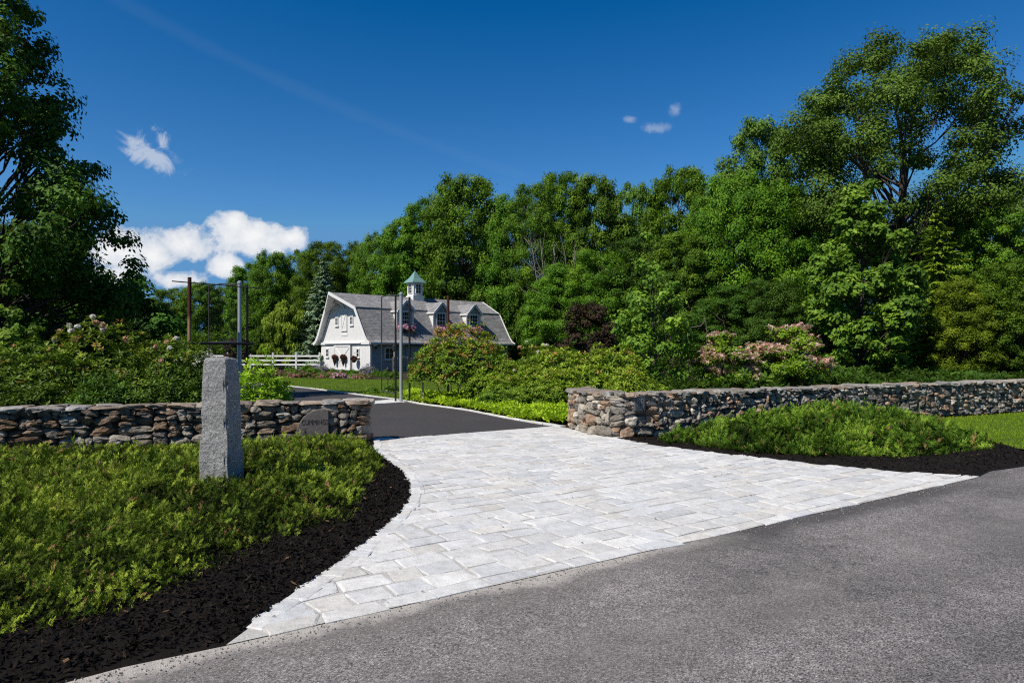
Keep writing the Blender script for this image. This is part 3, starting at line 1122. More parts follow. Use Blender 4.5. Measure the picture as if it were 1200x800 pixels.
def rock(round_=0.5):
    """an angular field stone in the box -0.5..0.5"""
    p = RV.copy()
    pl = rand_dirs(rng.integers(9, 15))
    ds = rng.uniform(0.56, 0.88, len(pl))
    ax = np.concatenate([np.eye(3), -np.eye(3)]) + rng.normal(0, 0.12, (6, 3))
    pl = np.concatenate([pl, unit(ax)]); ds = np.concatenate([ds, rng.uniform(0.50, 0.72, 6) + round_ * 0.12])
    dot = p @ pl.T
    k = np.where(dot > 1e-4, ds[None] / np.maximum(dot, 1e-4), 9).min(1)
    k = np.minimum(k, 1.0)
    p = p * k[:, None]
    for _ in range(3):
        w = rng.normal(0, 3.2, 3); ph = rng.uniform(0, 6.3)
        p += unit(p) * (np.sin(p @ w + ph) * 0.022)[:, None]
    for fq, am in ((6.0, 0.020), (11.0, 0.014), (19.0, 0.008)):
        for _ in range(3):
            w = rng.normal(0, fq, 3); ph = rng.uniform(0, 6.3)
            p += unit(p) * (np.sin(p @ w + ph) * am)[:, None]
    lo, hi = p.min(0), p.max(0)
    return (p - (lo + hi) / 2) / (hi - lo)


ROCKS = [rock(rng.random()) for _ in range(46)]


def pack(length, height, wr, hr, cap):
    """fills a strip with stones: (s0, s1, z0, z1) boxes, lowest place first"""
    st = 0.02
    n = int(length / st)
    hgt = np.zeros(n)
    H = height - cap
    res = []
    for _ in range(6000):
        i = int(np.argmin(hgt))
        z0 = hgt[i]
        if z0 >= H - 0.02:
            break
        a = i
        while a > 0 and abs(hgt[a - 1] - z0) < 0.012: a -= 1
        b = i
        while b < n - 1 and abs(hgt[b + 1] - z0) < 0.012: b += 1
        run = (b - a + 1) * st
        big = 1.0 + 0.5 * max(0, 1 - z0 / H)
        w = rng.uniform(*wr) * big
        h = min(w * rng.uniform(0.35, 0.8), rng.uniform(*hr) * big)
        if w > run * 0.72: w = run
        if run < 0.07:
            nb = [hgt[a - 1] if a > 0 else 9, hgt[b + 1] if b < n - 1 else 9]
            h = min(min(nb) - z0, hr[1]) if min(nb) < 9 else h
        h = min(h, H - z0)
        if H - (z0 + h) < 0.05: h = H - z0
        k = max(1, int(round(w / st)))
        hgt[a:a + k] = z0 + max(h, 0.01)
        if h > 0.025 and k * st > 0.03:
            res.append((a * st, (a + k) * st, z0, z0 + h))
    return res


PAL_L = [(0.23, 0.205, 0.175), (0.20, 0.135, 0.09), (0.28, 0.26, 0.235), (0.27, 0.205, 0.155), (0.15, 0.13, 0.115), (0.36, 0.335, 0.30), (0.22, 0.165, 0.125), (0.18, 0.165, 0.15)]
PAL_R = [(0.27, 0.25, 0.225), (0.20, 0.19, 0.175), (0.36, 0.335, 0.295), (0.16, 0.15, 0.14), (0.40, 0.29, 0.215), (0.29, 0.275, 0.26), (0.47, 0.44, 0.39), (0.34, 0.245, 0.18)]


def stone_wall(name, front, back, height, wr, hr, pal, label, skip=(), cap_h=0.07, cap_len=(0.25, 0.55), top_pal=None, cap=True):
    """front, back: polylines of the two faces (same direction); end faces are part of 'front'"""
    b = MB()
    for face, line in enumerate((front, back)):
        line = smooth_line(line, 0.08) if face == 0 else np.asarray(line, float)
        seg = np.linalg.norm(np.diff(line, axis=0), axis=1)
        S = np.concatenate([[0], np.cumsum(seg)])
        for s0, s1, z0, z1 in pack(S[-1], height, wr, hr, cap_h):
            sm, zm = (s0 + s1) / 2, (z0 + z1) / 2
            p, td = along(line, S, sm)
            if face == 0 and any(abs(p[0] - q[0]) < q[2] and abs(p[1] - q[1]) < 0.6 and q[3] < zm < q[4] for q in skip):
                continue
            nd = np.array((td[1], -td[0])) * (1 if face == 0 else -1)
            dep = rng.uniform(0.24, 0.32)
            sz = np.array([(s1 - s0) * 1.09 + 0.010, dep, (z1 - z0) * 1.10 + 0.010])
            r = ROCKS[rng.integers(len(ROCKS))] * sz
            tw = rng.normal(0, 0.10)
            r = np.stack([r[:, 0] * math.cos(tw) - r[:, 2] * math.sin(tw), r[:, 1], r[:, 0] * math.sin(tw) + r[:, 2] * math.cos(tw)], 1)
            off = -dep / 2 + rng.normal(0.0, 0.018)
            X = p[0] + r[:, 0] * td[0] + (r[:, 1] + off) * nd[0] if False else p[0] + r[:, 0] * td[0] + (off + r[:, 1]) * nd[0]
            Y = p[1] + r[:, 0] * td[1] + (off + r[:, 1]) * nd[1]
            c = np.array(pal[rng.integers(len(pal))]) * rng.uniform(0.72, 1.35) * np.array((1.05, 1.0, 0.93)) * 0.92
            b.add(np.column_stack([X, Y, r[:, 2] + zm]), RF, 0.5, c)
    # cap stones lie flat across the top
    fl = smooth_line(front, 0.08)
    seg = np.linalg.norm(np.diff(fl, axis=0), axis=1)
    S = np.concatenate([[0], np.cumsum(seg)])
    bk = smooth_line(back, 0.08)
    s = 0.0
    tp = top_pal or pal
    while s < S[-1] - 0.1:
        w = rng.uniform(*cap_len)
        p, td = along(fl, S, s + w / 2)
        dist = np.linalg.norm(bk - p, axis=1)
        q = bk[np.argmin(dist)]
        wid = dist.min()
        nd = (q - p) / max(wid, 1e-6)
        m = 2 if rng.random() < 0.65 else 1
        wid = min(wid, 0.62)
        for k in range(m):
            dw = wid / m
            hh = cap_h * rng.uniform(0.7, 1.7)
            r = ROCKS[rng.integers(len(ROCKS))] * np.array([w * 1.08, dw * 1.12 + 0.03, hh * 1.15])
            cen = p + nd * (dw * (k + 0.5) + rng.normal(0, 0.015))
            a = rng.normal(0, 0.08)
            tx = np.array((td[0] * math.cos(a) - td[1] * math.sin(a), td[0] * math.sin(a) + td[1] * math.cos(a)))
            ny = np.array((-tx[1], tx[0]))
            tl = rng.normal(0, 0.04)
            X = cen[0] + r[:, 0] * tx[0] + r[:, 1] * ny[0]
            Y = cen[1] + r[:, 0] * tx[1] + r[:, 1] * ny[1]
            Z = height - cap_h * 0.5 + r[:, 2] + r[:, 0] * tl + rng.normal(0, 0.006)
            c = np.array(tp[rng.integers(len(tp))]) * rng.uniform(0.8, 1.3)
            b.add(np.column_stack([X, Y, Z]), RF, 0.5, c)
        s += w
    o = b.build(name, M['stone'], recalc=False, smooth=False)
    tag(o, label, 'stone wall')
    # dark rubble heart seen through the joints
    f2 = np.asarray(front, float); b2 = np.asarray(back, float)
    return o, f2, b2


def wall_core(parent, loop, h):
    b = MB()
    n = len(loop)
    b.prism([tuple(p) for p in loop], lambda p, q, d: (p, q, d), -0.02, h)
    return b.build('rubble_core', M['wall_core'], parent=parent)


# left-hand wall
LW = [(-15.0, 8.30), (-11.5, 9.45), (-8.2, 10.62), (-5.4, 11.55), (-3.4, 12.12), (-2.85, 12.28), (-2.62, 12.42), (-2.60, 12.62), (-2.72, 12.80)]
LB = [(-15.2, 8.85), (-11.7, 10.0), (-8.4, 11.17), (-5.6, 12.1), (-3.6, 12.67), (-2.95, 12.84)]
SIGN_P = np.array((PX(366.5, 12.13), 12.13))
w1, _, _ = stone_wall('stone_wall', LW, LB, 0.76, (0.10, 0.34), (0.05, 0.15), PAL_L,
                      'low dry stone wall of flat brown slabs on the left, behind the granite post',
                      skip=[], cap_h=0.06, cap_len=(0.22, 0.5),
                      top_pal=[(0.30, 0.265, 0.225), (0.34, 0.31, 0.275), (0.26, 0.21, 0.165), (0.30, 0.29, 0.275), (0.32, 0.25, 0.19)])
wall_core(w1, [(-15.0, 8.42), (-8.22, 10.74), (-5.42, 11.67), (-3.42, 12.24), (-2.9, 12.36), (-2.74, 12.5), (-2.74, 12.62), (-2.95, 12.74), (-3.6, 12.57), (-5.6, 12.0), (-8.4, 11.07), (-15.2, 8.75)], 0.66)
# right-hand wall
RW = [(1.75, 15.35), (1.32, 15.15), (1.20, 14.65), (1.36, 13.95), (1.62, 13.35), (1.90, 13.08), (2.35, 13.12), (3.3, 13.55), (5.2, 14.5), (8.4, 16.05), (14.0, 18.8), (22, 22.7), (33, 28.1)]
RB = [(1.80, 15.2), (2.1, 14.2), (2.6, 13.85), (3.05, 14.1), (4.95, 15.05), (8.15, 16.6), (13.75, 19.35), (21.75, 23.25), (32.8, 28.65)]
PLQ = np.array((PX(745.5, 13.25), 13.25))
w2, _, _ = stone_wall('stone_wall', RW, RB, 0.85, (0.10, 0.30), (0.07, 0.18), PAL_R,
                      'long dry stone wall of rounded grey field stones on the right, beyond the low spreading juniper',
                      skip=[], cap_h=0.07, cap_len=(0.14, 0.36),
                      top_pal=[(0.27, 0.25, 0.22), (0.22, 0.21, 0.19), (0.32, 0.30, 0.265), (0.28, 0.22, 0.17)])
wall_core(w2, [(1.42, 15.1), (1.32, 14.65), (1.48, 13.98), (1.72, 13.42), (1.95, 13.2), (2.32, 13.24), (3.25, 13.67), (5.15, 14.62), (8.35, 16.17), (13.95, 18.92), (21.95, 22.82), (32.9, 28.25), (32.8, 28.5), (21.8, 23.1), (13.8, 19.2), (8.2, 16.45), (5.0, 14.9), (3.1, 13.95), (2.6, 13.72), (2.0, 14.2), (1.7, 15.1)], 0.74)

# name stone in the left-hand wall
sd = np.array((0.96, 0.275)); sd /= np.linalg.norm(sd); sn = np.array((sd[1], -sd[0]))
st = empty('name_stone', (SIGN_P[0], SIGN_P[1], 0.14), math.atan2(sd[1], sd[0]), 'dark brown flat stone with a rounded left side and carved lettering, set in the wall', 'name stone')
prof = [(-0.285, 0.05), (-0.27, 0.015), (-0.1, 0.0), (0.12, 0.005), (0.27, 0.03), (0.275, 0.3), (0.27, 0.475), (0.2, 0.495), (0.08, 0.49), (0.0, 0.465), (-0.08, 0.425), (-0.16, 0.355), (-0.22, 0.27), (-0.265, 0.16)]
b = MB(); b.prism(prof, lambda p, q, d: (p, d, q), -0.085, 0.14)
blk = b.build('slab', M['sign_stone'], parent=st)
bv = blk.modifiers.new('bevel', 'BEVEL'); bv.width = 0.012; bv.segments = 2
cu = bpy.data.curves.new('lettering', 'FONT'); cu.body = 'CUMMINGS'; cu.size = 0.135; cu.extrude = 0.002; cu.align_x = 'CENTER'; cu.space_character = 1.05
tmp = bpy.data.objects.new('lettering_source', cu)
COL.objects.link(tmp)
bpy.context.view_layer.update()
me = bpy.data.meshes.new_from_object(tmp.evaluated_get(bpy.context.evaluated_depsgraph_get()))
bpy.data.objects.remove(tmp)
me.name = 'lettering'
me.materials.clear()
lt = link('lettering', me, M['carved'], st)
wd = max(v.co.x for v in me.vertices) - min(v.co.x for v in me.vertices)
lt.scale = (0.445 / wd, 0.95, 1)
lt.rotation_euler = (PI / 2, 0, 0); lt.location = (0.035, -0.0875, 0.225)

# slate plaque in the right-hand wall
pd = np.array((0.895, 0.445)); pd /= np.linalg.norm(pd)
pq = empty('slate_plaque', (PLQ[0], PLQ[1], 0.50), math.atan2(pd[1], pd[0]), 'small dark slate plaque set in the front of the right-hand stone wall near its end', 'plaque')
b = MB(); b.prism([(-0.125, 0.01), (0.12, 0.0), (0.13, 0.27), (0.11, 0.31), (-0.11, 0.305), (-0.13, 0.28)], lambda p, q, d: (p, d, q), -0.135, 0.10)
pb = b.build('slab', M['slate'], parent=pq)
bv = pb.modifiers.new('bevel', 'BEVEL'); bv.width = 0.008; bv.segments = 2
b = MB()
for x0, z0, x1, z1 in ((-0.075, 0.10, -0.075, 0.25), (-0.03, 0.08, -0.03, 0.25), (0.02, 0.24, 0.065, 0.24), (0.022, 0.16, 0.022, 0.24), (0.022, 0.16, 0.065, 0.16), (0.066, 0.06, 0.066, 0.24), (0.02, 0.05, 0.02, 0.11)):
    b.beam((x0, -0.1365, z0), (x1, -0.1365, z1), 0.010, 0.003 if x0 != x1 else 0.003, up=(0, 1, 0))
b.build('carving', M['chalk'], parent=pq)


# ------------------------------------------------------------------ granite post
def granite_post():
    bm = bmesh.new()
    bmesh.ops.create_cube(bm, size=1.0)
    bmesh.ops.subdivide_edges(bm, edges=bm.edges[:], cuts=15, use_grid_fill=True)
    V = np.array([v.co[:] for v in bm.verts])
    sx, sy, h = 0.30, 0.285, 1.585
    z = V[:, 2] + 0.5
    tap = 1.13 - 0.25 * z - 1.2 * np.maximum(0, z - 0.94)
    x = V[:, 0] * sx * tap; y = V[:, 1] * sy * tap
    # rough split faces
    def nz(a, b, s, seed): return VN(seed).fbm(a, b, s, 4) - 0.5
    ex = np.abs(V[:, 0]) > 0.499; ey = np.abs(V[:, 1]) > 0.499
    x = x + np.where(ex, np.sign(V[:, 0]) * nz(V[:, 1] * 0.6 + 9, z * 5, 1.9, 21) * 0.05, 0)
    y = y + np.where(ey, np.sign(V[:, 1]) * nz(V[:, 0] * 0.6 + 5, z * 5, 1.9, 22) * 0.05, 0)
    top = z > 0.999
    zz = z * h
    zz = zz + np.where(top, nz(V[:, 0] * 3 + 7, V[:, 1] * 3 + 2, 1.5, 24) * 0.03 - 0.022 * (np.maximum(np.abs(V[:, 0]), np.abs(V[:, 1])) * 2) ** 8, 0)
    # drill notches down the front corner
    cx = (V[:, 0] > 0.42) & (V[:, 1] < -0.42)
    for zc in (0.32, 0.55, 0.80):
        m = cx & (np.abs(z - zc) < 0.035)
        x[m] -= 0.018; y[m] += 0.014
    for i, v in enumerate(bm.verts):
        v.co = (x[i], y[i], zz[i])
    me = bpy.data.meshes.new('granite_post')
    bm.to_mesh(me); bm.free()
    me.polygons.foreach_set('use_smooth', np.zeros(len(me.polygons), dtype=bool))
    o = link('granite_post', me, M['granite'])
    md = o.modifiers.new('round', 'BEVEL'); md.width = 0.010; md.segments = 2; md.limit_method = 'ANGLE'; md.angle_limit = math.radians(50)
    sm = o.modifiers.new('fine', 'SUBSURF'); sm.levels = 1; sm.render_levels = 1; sm.subdivision_type = 'SIMPLE'
    o.location = (-3.12, 7.35, 0); o.rotation_euler = (0, math.radians(-0.6), math.radians(-9))
    return tag(o, 'tall rough split granite post standing in the low juniper', 'stone post')


granite_post()

# ------------------------------------------------------------------ low juniper, one mass each side
def juniper_sprig():
    v, f = [], []

    def leaf(p, d, L, W, up=0.0):
        p = np.array(p, float); d = np.array(d, float); d /= np.linalg.norm(d)
        s = np.cross((0, 0, 1), d); s /= max(np.linalg.norm(s), 1e-6)
        k = len(v)
        v.extend([p, p + d * L * 0.55 + s * W, p + d * L, p + d * L * 0.55 - s * W])
        f.append([k, k + 1, k + 2, k + 3])
    leaf((0, 0, 0), (1, 0, 0.12), 1.0, 0.045)
    for i in range(8):
        x = 0.10 + 0.105 * i
        L = 0.50 * (1 - 0.55 * x)
        for k in (0, 1):
            ph = i * 2.4 + k * PI + 0.3 * math.sin(i * 3.0)
            leaf((x, 0, 0.02 + x * 0.1), (0.85, 0.62 * math.cos(ph), 0.18 + 0.52 * math.sin(ph)), L, 0.031)
    return np.array(v), np.array(f)


JV, JF = juniper_sprig()


def juniper(name, poly, hfun, n, size, label_kind, foc=None):
    poly = np.asarray(poly)
    V, F = sheet(poly, 0.16, lambda x, y, d: np.maximum(hfun(x, y, d) - 0.11, 0.015))
    b = MB().add(V, F, 0.05)
    lo, hi = poly.min(0), poly.max(0)
    P = rng.random((n * 3, 2)) * (hi - lo) + lo
    P = P[inside(P, poly)]
    # finer and denser where it lies near
    dist = np.linalg.norm(P, axis=1)
    keep = rng.random(len(P)) < np.clip((9.5 / dist) ** 1.3 * 0.5, 0.12, 1.0)
    P = P[keep][:n]
    m = len(P)
    d = edge_dist(P, poly)
    h = hfun(P[:, 0], P[:, 1], d)
    e = 0.03
    gx = (hfun(P[:, 0] + e, P[:, 1], d) - h) / e
    gy = (hfun(P[:, 0], P[:, 1] + e, d) - h) / e
    nrm = unit(np.column_stack([-gx, -gy, np.ones(m)]))
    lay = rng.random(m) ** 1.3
    z = np.maximum(h - 0.13 * lay + 0.02, 0.02)
    azi = rng.uniform(0, 2 * PI, m) * 0.9 + vn.fbm(P[:, 0], P[:, 1], 1.4) * 9.0
    pit = rng.uniform(0.0, 1.15, m)
    fw = np.column_stack([np.cos(azi), np.sin(azi), np.tan(pit) * 0.8]) + nrm * 0.25
    dist = np.linalg.norm(P, axis=1)
    stray = rng.random(m) < 0.03
    z[stray] += rng.uniform(0.01, 0.05, stray.sum())
    fw[stray, 2] += 0.5
    scl = size * rng.uniform(0.65, 1.35, m) * np.clip(dist / 7.0, 0.8, 1.5) * np.where(stray, 1.5, 1.0)
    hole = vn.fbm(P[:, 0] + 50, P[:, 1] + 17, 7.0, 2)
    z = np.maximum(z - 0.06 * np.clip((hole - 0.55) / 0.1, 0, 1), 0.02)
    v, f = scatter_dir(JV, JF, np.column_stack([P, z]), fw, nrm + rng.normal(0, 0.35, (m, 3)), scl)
    base = 0.58 + 1.0 * (vn.fbm(P[:, 0], P[:, 1], 2.6, 4) - 0.5) - 0.55 * lay + rng.normal(0, 0.09, m)  # deeper-lying sprays coloured darker, inner shade put into the face value
    base -= 0.5 * np.clip((hole - 0.55) / 0.1, 0, 1)  # hollows darkened in colour, painted as shaded gaps between sprays
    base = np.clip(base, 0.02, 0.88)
    br = rng.random(m) < 0.018 + 0.05 * (vn.fbm(P[:, 0] + 9, P[:, 1], 2.5) > 0.62)
    base[br] = rng.uniform(0.93, 1.0, br.sum())
    k = len(JF)
    a = np.repeat(base, k) + np.tile(np.linspace(-0.06, 0.10, k), m)
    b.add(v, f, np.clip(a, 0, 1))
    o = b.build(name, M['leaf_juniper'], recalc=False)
    return tag(o, kind='stuff')


JL = smooth_line([G(-70, 796), G(0, 770), G(112, 738), G(208, 703), G(294, 661), G(356, 637), G(410, 614), (-1.64, 7.6), (-1.70, 8.6), (-1.98, 9.9), (-2.30, 11.1), (-2.62, 11.9)], 0.2)
JL = JL + np.column_stack([vn.fbm(JL[:, 0] * 3, JL[:, 1] * 3, 1.0) - 0.5, vn.fbm(JL[:, 0] * 3 + 20, JL[:, 1] * 3, 1.0) - 0.5]) * 0.35
JLP = np.vstack([JL, [(-3.2, 12.0), (-5.3, 11.4), (-8.2, 10.45), (-12, 9.1), (-12, 1.5), (-6, 1.9)]])


def h_left(x, y, d):
    low = np.clip((-(x) - 3.4) / 1.5, 0, 1) * np.clip((y - 7.3) / 2.0, 0, 1)
    b = 0.27 * (1 - 0.5 * low)
    n1 = vn.fbm(x, y, 1.5, 3); n2 = vn.fbm(x + 31, y, 4.5, 2)
    n3 = vn.fbm(x + 11, y + 5, 8.0, 2)
    b = b * (1 - 0.28 * np.exp(-((x + 3.2) / 1.3) ** 2) * np.clip((y - 9.6) / 1.2, 0, 1))
    return (b * (1 - np.exp(-(d + 0.02) / 0.30)) * (0.55 + 0.85 * n1) + (n2 - 0.5) * 0.17 + (n3 - 0.5) * 0.13) * np.clip(d / 0.05, 0.3, 1)


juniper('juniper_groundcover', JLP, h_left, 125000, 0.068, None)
JRP = smooth_line([(2.75, 12.55), (2.72, 11.9), G(800, 522), G(850, 530), G(930, 537), G(1010, 540), G(1090, 539), G(1150, 531), (8.15, 11.6), (8.35, 12.4), (7.9, 14.0), (7.2, 14.9), (5.9, 14.35), (4.4, 13.6), (3.2, 12.98), (2.75, 12.55)], 0.22)[:-1]


def h_right(x, y, d):
    n1 = vn.fbm(x + 7, y + 3, 1.1, 3); n2 = vn.fbm(x + 31, y, 4.5, 2)
    mid = np.exp(-((x - 5.6) / 2.2) ** 2)
    return ((0.32 + 0.30 * mid) * (1 - np.exp(-(d + 0.02) / 0.75)) * (0.70 + 0.75 * n1) + (n2 - 0.5) * 0.17 + (vn.fbm(x + 11, y + 5, 8.0, 2) - 0.5) * 0.12) * np.clip(d / 0.05, 0.3, 1)


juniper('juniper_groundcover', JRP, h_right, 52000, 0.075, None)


# ------------------------------------------------------------------ trees
def tree_meshes(seed, H, R, prof, trunk_h=0.22, trunk_r=None, n_clump=60, clump=0.22, leaf=0.25, n_leaf=42000, mat='leaf_mid', bark='bark',
                flat=0.75, sub=9, sag=0.0, limb_show=0.6, spread=0.24, vbias=0.0, lean=(0, 0)):
    """returns (trunk mesh, crown mesh). prof: (height fraction, radius fraction) points of the crown's outline"""
    global rng
    keep, rng = rng, np.random.default_rng(seed)
    prof = np.array(prof)
    trunk_r = trunk_r or H * 0.018
    tb = MB()
    k = 9
    zz = np.linspace(0, H * 0.90, k)
    jx = np.cumsum(rng.normal(0, 0.012 * H, k)) * 0.6; jy = np.cumsum(rng.normal(0, 0.012 * H, k)) * 0.6
    jx[0] = jy[0] = 0
    jx += np.linspace(0, lean[0], k); jy += np.linspace(0, lean[1], k)
    tr = trunk_r * (1 - np.linspace(0, 0.93, k)); tr[0] *= 1.35
    tb.tube(np.column_stack([jx, jy, zz]), tr, 8, cap=False)
    P, N, A, SZ = [], [], [], []
    tot = 0.0
    cl = []
    zs = prof[:, 0]
    for i in range(n_clump):
        for _ in range(30):
            zf = rng.uniform(prof[0, 0], prof[-1, 0] - 0.035)
            re = np.interp(zf, zs, prof[:, 1])
            if rng.random() < re + 0.12: break
        ang = i * 2.399 + rng.normal(0, 0.4)
        rad = re * R * (0.30 + 0.70 * rng.random() ** 0.4) * rng.uniform(0.88, 1.06)
        cr = clump * R * rng.uniform(0.65, 1.35) * (0.65 + 0.35 * re)
        rad = max(rad - cr * 0.45, 0)
        c = np.array([rad * math.cos(ang) + np.interp(zf * H, zz, jx), rad * math.sin(ang) + np.interp(zf * H, zz, jy), zf * H])
        cl.append((c, cr))
        tot += cr ** 2
        if rng.random() < limb_show:
            z0 = max(trunk_h * H, c[2] - rad * rng.uniform(0.5, 1.1) - 0.05 * H)
            z0 = min(z0, H * 0.86)
            b0 = np.array([np.interp(z0, zz, jx), np.interp(z0, zz, jy), z0])
            m1 = b0 + (c - b0) * 0.5 + np.array([0, 0, -0.06 * rad]) + rng.normal(0, 0.04 * R, 3)
            r0 = np.interp(z0, zz, tr) * 0.5
            tb.tube(np.array([b0, m1, c]), [r0, r0 * 0.6, r0 * 0.18], 5, cap=False)
            for _ in range(2):
                e = c + rand_dirs(1)[0] * cr * 0.8
                tb.tube(np.array([m1, (m1 + e) / 2 + rng.normal(0, 0.03 * R, 3), e]), [r0 * 0.4, r0 * 0.28, r0 * 0.08], 4, cap=False)
    for c, cr in cl:
        nl = max(30, int(n_leaf * cr * cr / tot))
        ns = max(4, int(sub * rng.uniform(0.7, 1.3)))
        d = rand_dirs(ns); d[:, 2] = d[:, 2] * 0.9 + 0.15
        sc_ = c + d * np.array([1, 1, flat]) * cr * rng.uniform(0.55, 1.0, (ns, 1))
        sv = rng.normal(0, 0.10, ns)
        pick = rng.integers(0, ns, nl)
        g_ = np.clip(rng.normal(size=(nl, 3)), -1.7, 1.7) * cr * spread
        g_[:, 2] *= 0.7
        p = sc_[pick] + g_
        if sag:
            p[:, 2] -= np.abs(rng.normal(0, sag, nl)) * cr
        nn = unit(p - c) * 0.75 + unit(g_) * 0.25 + rand_dirs(nl) * 0.5 + np.array([-0.10, -0.08, 0.50])
        P.append(p); N.append(nn)
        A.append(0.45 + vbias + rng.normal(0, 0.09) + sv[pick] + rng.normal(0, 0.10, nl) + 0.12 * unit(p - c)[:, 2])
        SZ.append(leaf * rng.uniform(0.65, 1.3, nl))
    P = np.concatenate(P); N = np.concatenate(N); A = np.concatenate(A); SZ = np.concatenate(SZ)
    ok = P[:, 2] > 0.05
    P, N, A, SZ = P[ok], N[ok], A[ok], SZ[ok]
    tang = None
    if sag:
        tang = rand_dirs(len(P)) * 0.3 + np.array([0, 0, -1.0])
    v, f = leaves(P, N, SZ, SZ * (0.62 if not sag else 0.2), tang=tang, bend=0.08)
    cb = MB().add(v, f, np.clip(A, 0, 0.99))
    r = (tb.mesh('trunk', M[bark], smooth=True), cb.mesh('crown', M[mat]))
    rng = keep
    return r


def conifer_meshes(seed, H, R, mat, n_lev=26, leaf=0.2, droop=0.25, dens=1.0, bark='bark', ragged=0.2):
    global rng
    keep, rng = rng, np.random.default_rng(seed)
    tb = MB()
    tb.tube([(0, 0, 0), (0, 0, H * 0.5), (0, 0, H)], [H * 0.018, H * 0.011, 0.01], 7, cap=False)
    P, T, N, A, S_ = [], [], [], [], []
    for i in range(n_lev):
        zf = 0.03 + 0.96 * i / (n_lev - 1)
        r = R * (1 - zf) ** 0.85 + 0.05
        nb = max(5, int(13 * (1 - zf) + 4))
        for j in range(nb):
            a = j * 2 * PI / nb + i * 0.9 + rng.normal(0, 0.15)
            L = r * rng.uniform(1 - ragged * 1.6, 1 + ragged)
            sv = rng.normal(0, 0.10)
            m = max(8, int(34 * dens * L / R * 1.5))
            u = rng.random(m) ** 0.7
            z = zf * H + rng.normal(0, H * 0.008) - droop * L * u ** 1.4 + 0.18 * L * u ** 3
            w = L * 0.30 * (1 - u * 0.75)
            lat = rng.normal(0, 0.5, m) * w
            dirx = np.array([math.cos(a), math.sin(a), 0]); diry = np.array([-math.sin(a), math.cos(a), 0])
            p = dirx * (u * L)[:, None] + diry * lat[:, None]
            p[:, 2] += z - np.abs(lat) * 0.35 - rng.random(m) * 0.05 * L
            P.append(p)
            T.append(dirx + diry * (np.sign(lat) * 0.7)[:, None] + np.array([0, 0, -0.25]) + rng.normal(0, 0.25, (m, 3)))
            N.append(np.array([0, 0, 1.0]) + rng.normal(0, 0.35, (m, 3)) + dirx * 0.3)
            A.append(0.35 + 0.35 * u + sv + rng.normal(0, 0.09, m))
            S_.append(leaf * rng.uniform(0.7, 1.4, m))
    P = np.concatenate(P); T = np.concatenate(T); N = np.concatenate(N); A = np.concatenate(A); S_ = np.concatenate(S_)
    v, f = leaves(P, N, S_, S_ * 0.30, tang=T)
    cb = MB().add(v, f, np.clip(A, 0, 0.99))
    r = (tb.mesh('trunk', M[bark], smooth=True), cb.mesh('crown', M[mat]))
    rng = keep
    return r


def plant_tree(name, meshes, loc, rz, s, label, cat='tree', group=None, sxy=None, mats=None):
    root = empty(name, (loc[0], loc[1], loc[2] if len(loc) > 2 else -0.03), rz, label, cat, group)
    sxy = sxy or s
    root.scale = (sxy, sxy, s)
    a = link('trunk', meshes[0], None, root)
    c = link('crown', meshes[1], None, root)
    if mats:
        for o in (c,):
            o.material_slots[0].link = 'OBJECT'
            o.material_slots[0].material = mats
    return root


ROUND = [(0.10, 0.55), (0.22, 0.85), (0.42, 1.0), (0.62, 0.95), (0.80, 0.78), (0.92, 0.58), (1.0, 0.34)]
TALL = [(0.08, 0.60), (0.25, 0.80), (0.45, 0.95), (0.62, 1.0), (0.78, 0.88), (0.90, 0.66), (1.0, 0.36)]
OVAL = [(0.06, 0.62), (0.2, 0.9), (0.4, 1.0), (0.6, 0.85), (0.8, 0.58), (0.93, 0.30), (1.0, 0.06)]
KIND = [
    tree_meshes(101, 18, 6.2, ROUND, n_clump=250, clump=0.150, leaf=0.25, n_leaf=80000, spread=0.42, sub=7, limb_show=0.3),
    tree_meshes(102, 20, 5.6, TALL, n_clump=230, clump=0.155, leaf=0.22, n_leaf=78000, spread=0.42, sub=7, bark='bark_pale', limb_show=0.45),
    tree_meshes(103, 19, 6.0, TALL, n_clump=210, clump=0.165, leaf=0.28, n_leaf=76000, sub=8, spread=0.38, flat=0.55, limb_show=0.3),
    tree_meshes(104, 17, 5.4, OVAL, n_clump=240, clump=0.150, leaf=0.21, n_leaf=82000, spread=0.45, sub=6, limb_show=0.3),
    tree_meshes(105, 20, 6.4, ROUND, n_clump=220, clump=0.160, leaf=0.27, n_leaf=78000, sub=9, spread=0.36, flat=0.6, limb_show=0.3),
]
KH = [18, 20, 19, 17, 20]
KR = [6.2, 5.6, 6.0, 5.4, 6.4]
MAP = {'m': None, 'd': M['leaf_dark'], 'y': M['leaf_yellow'], 'b': M['leaf_bright'], 'o': M['leaf_oak']}

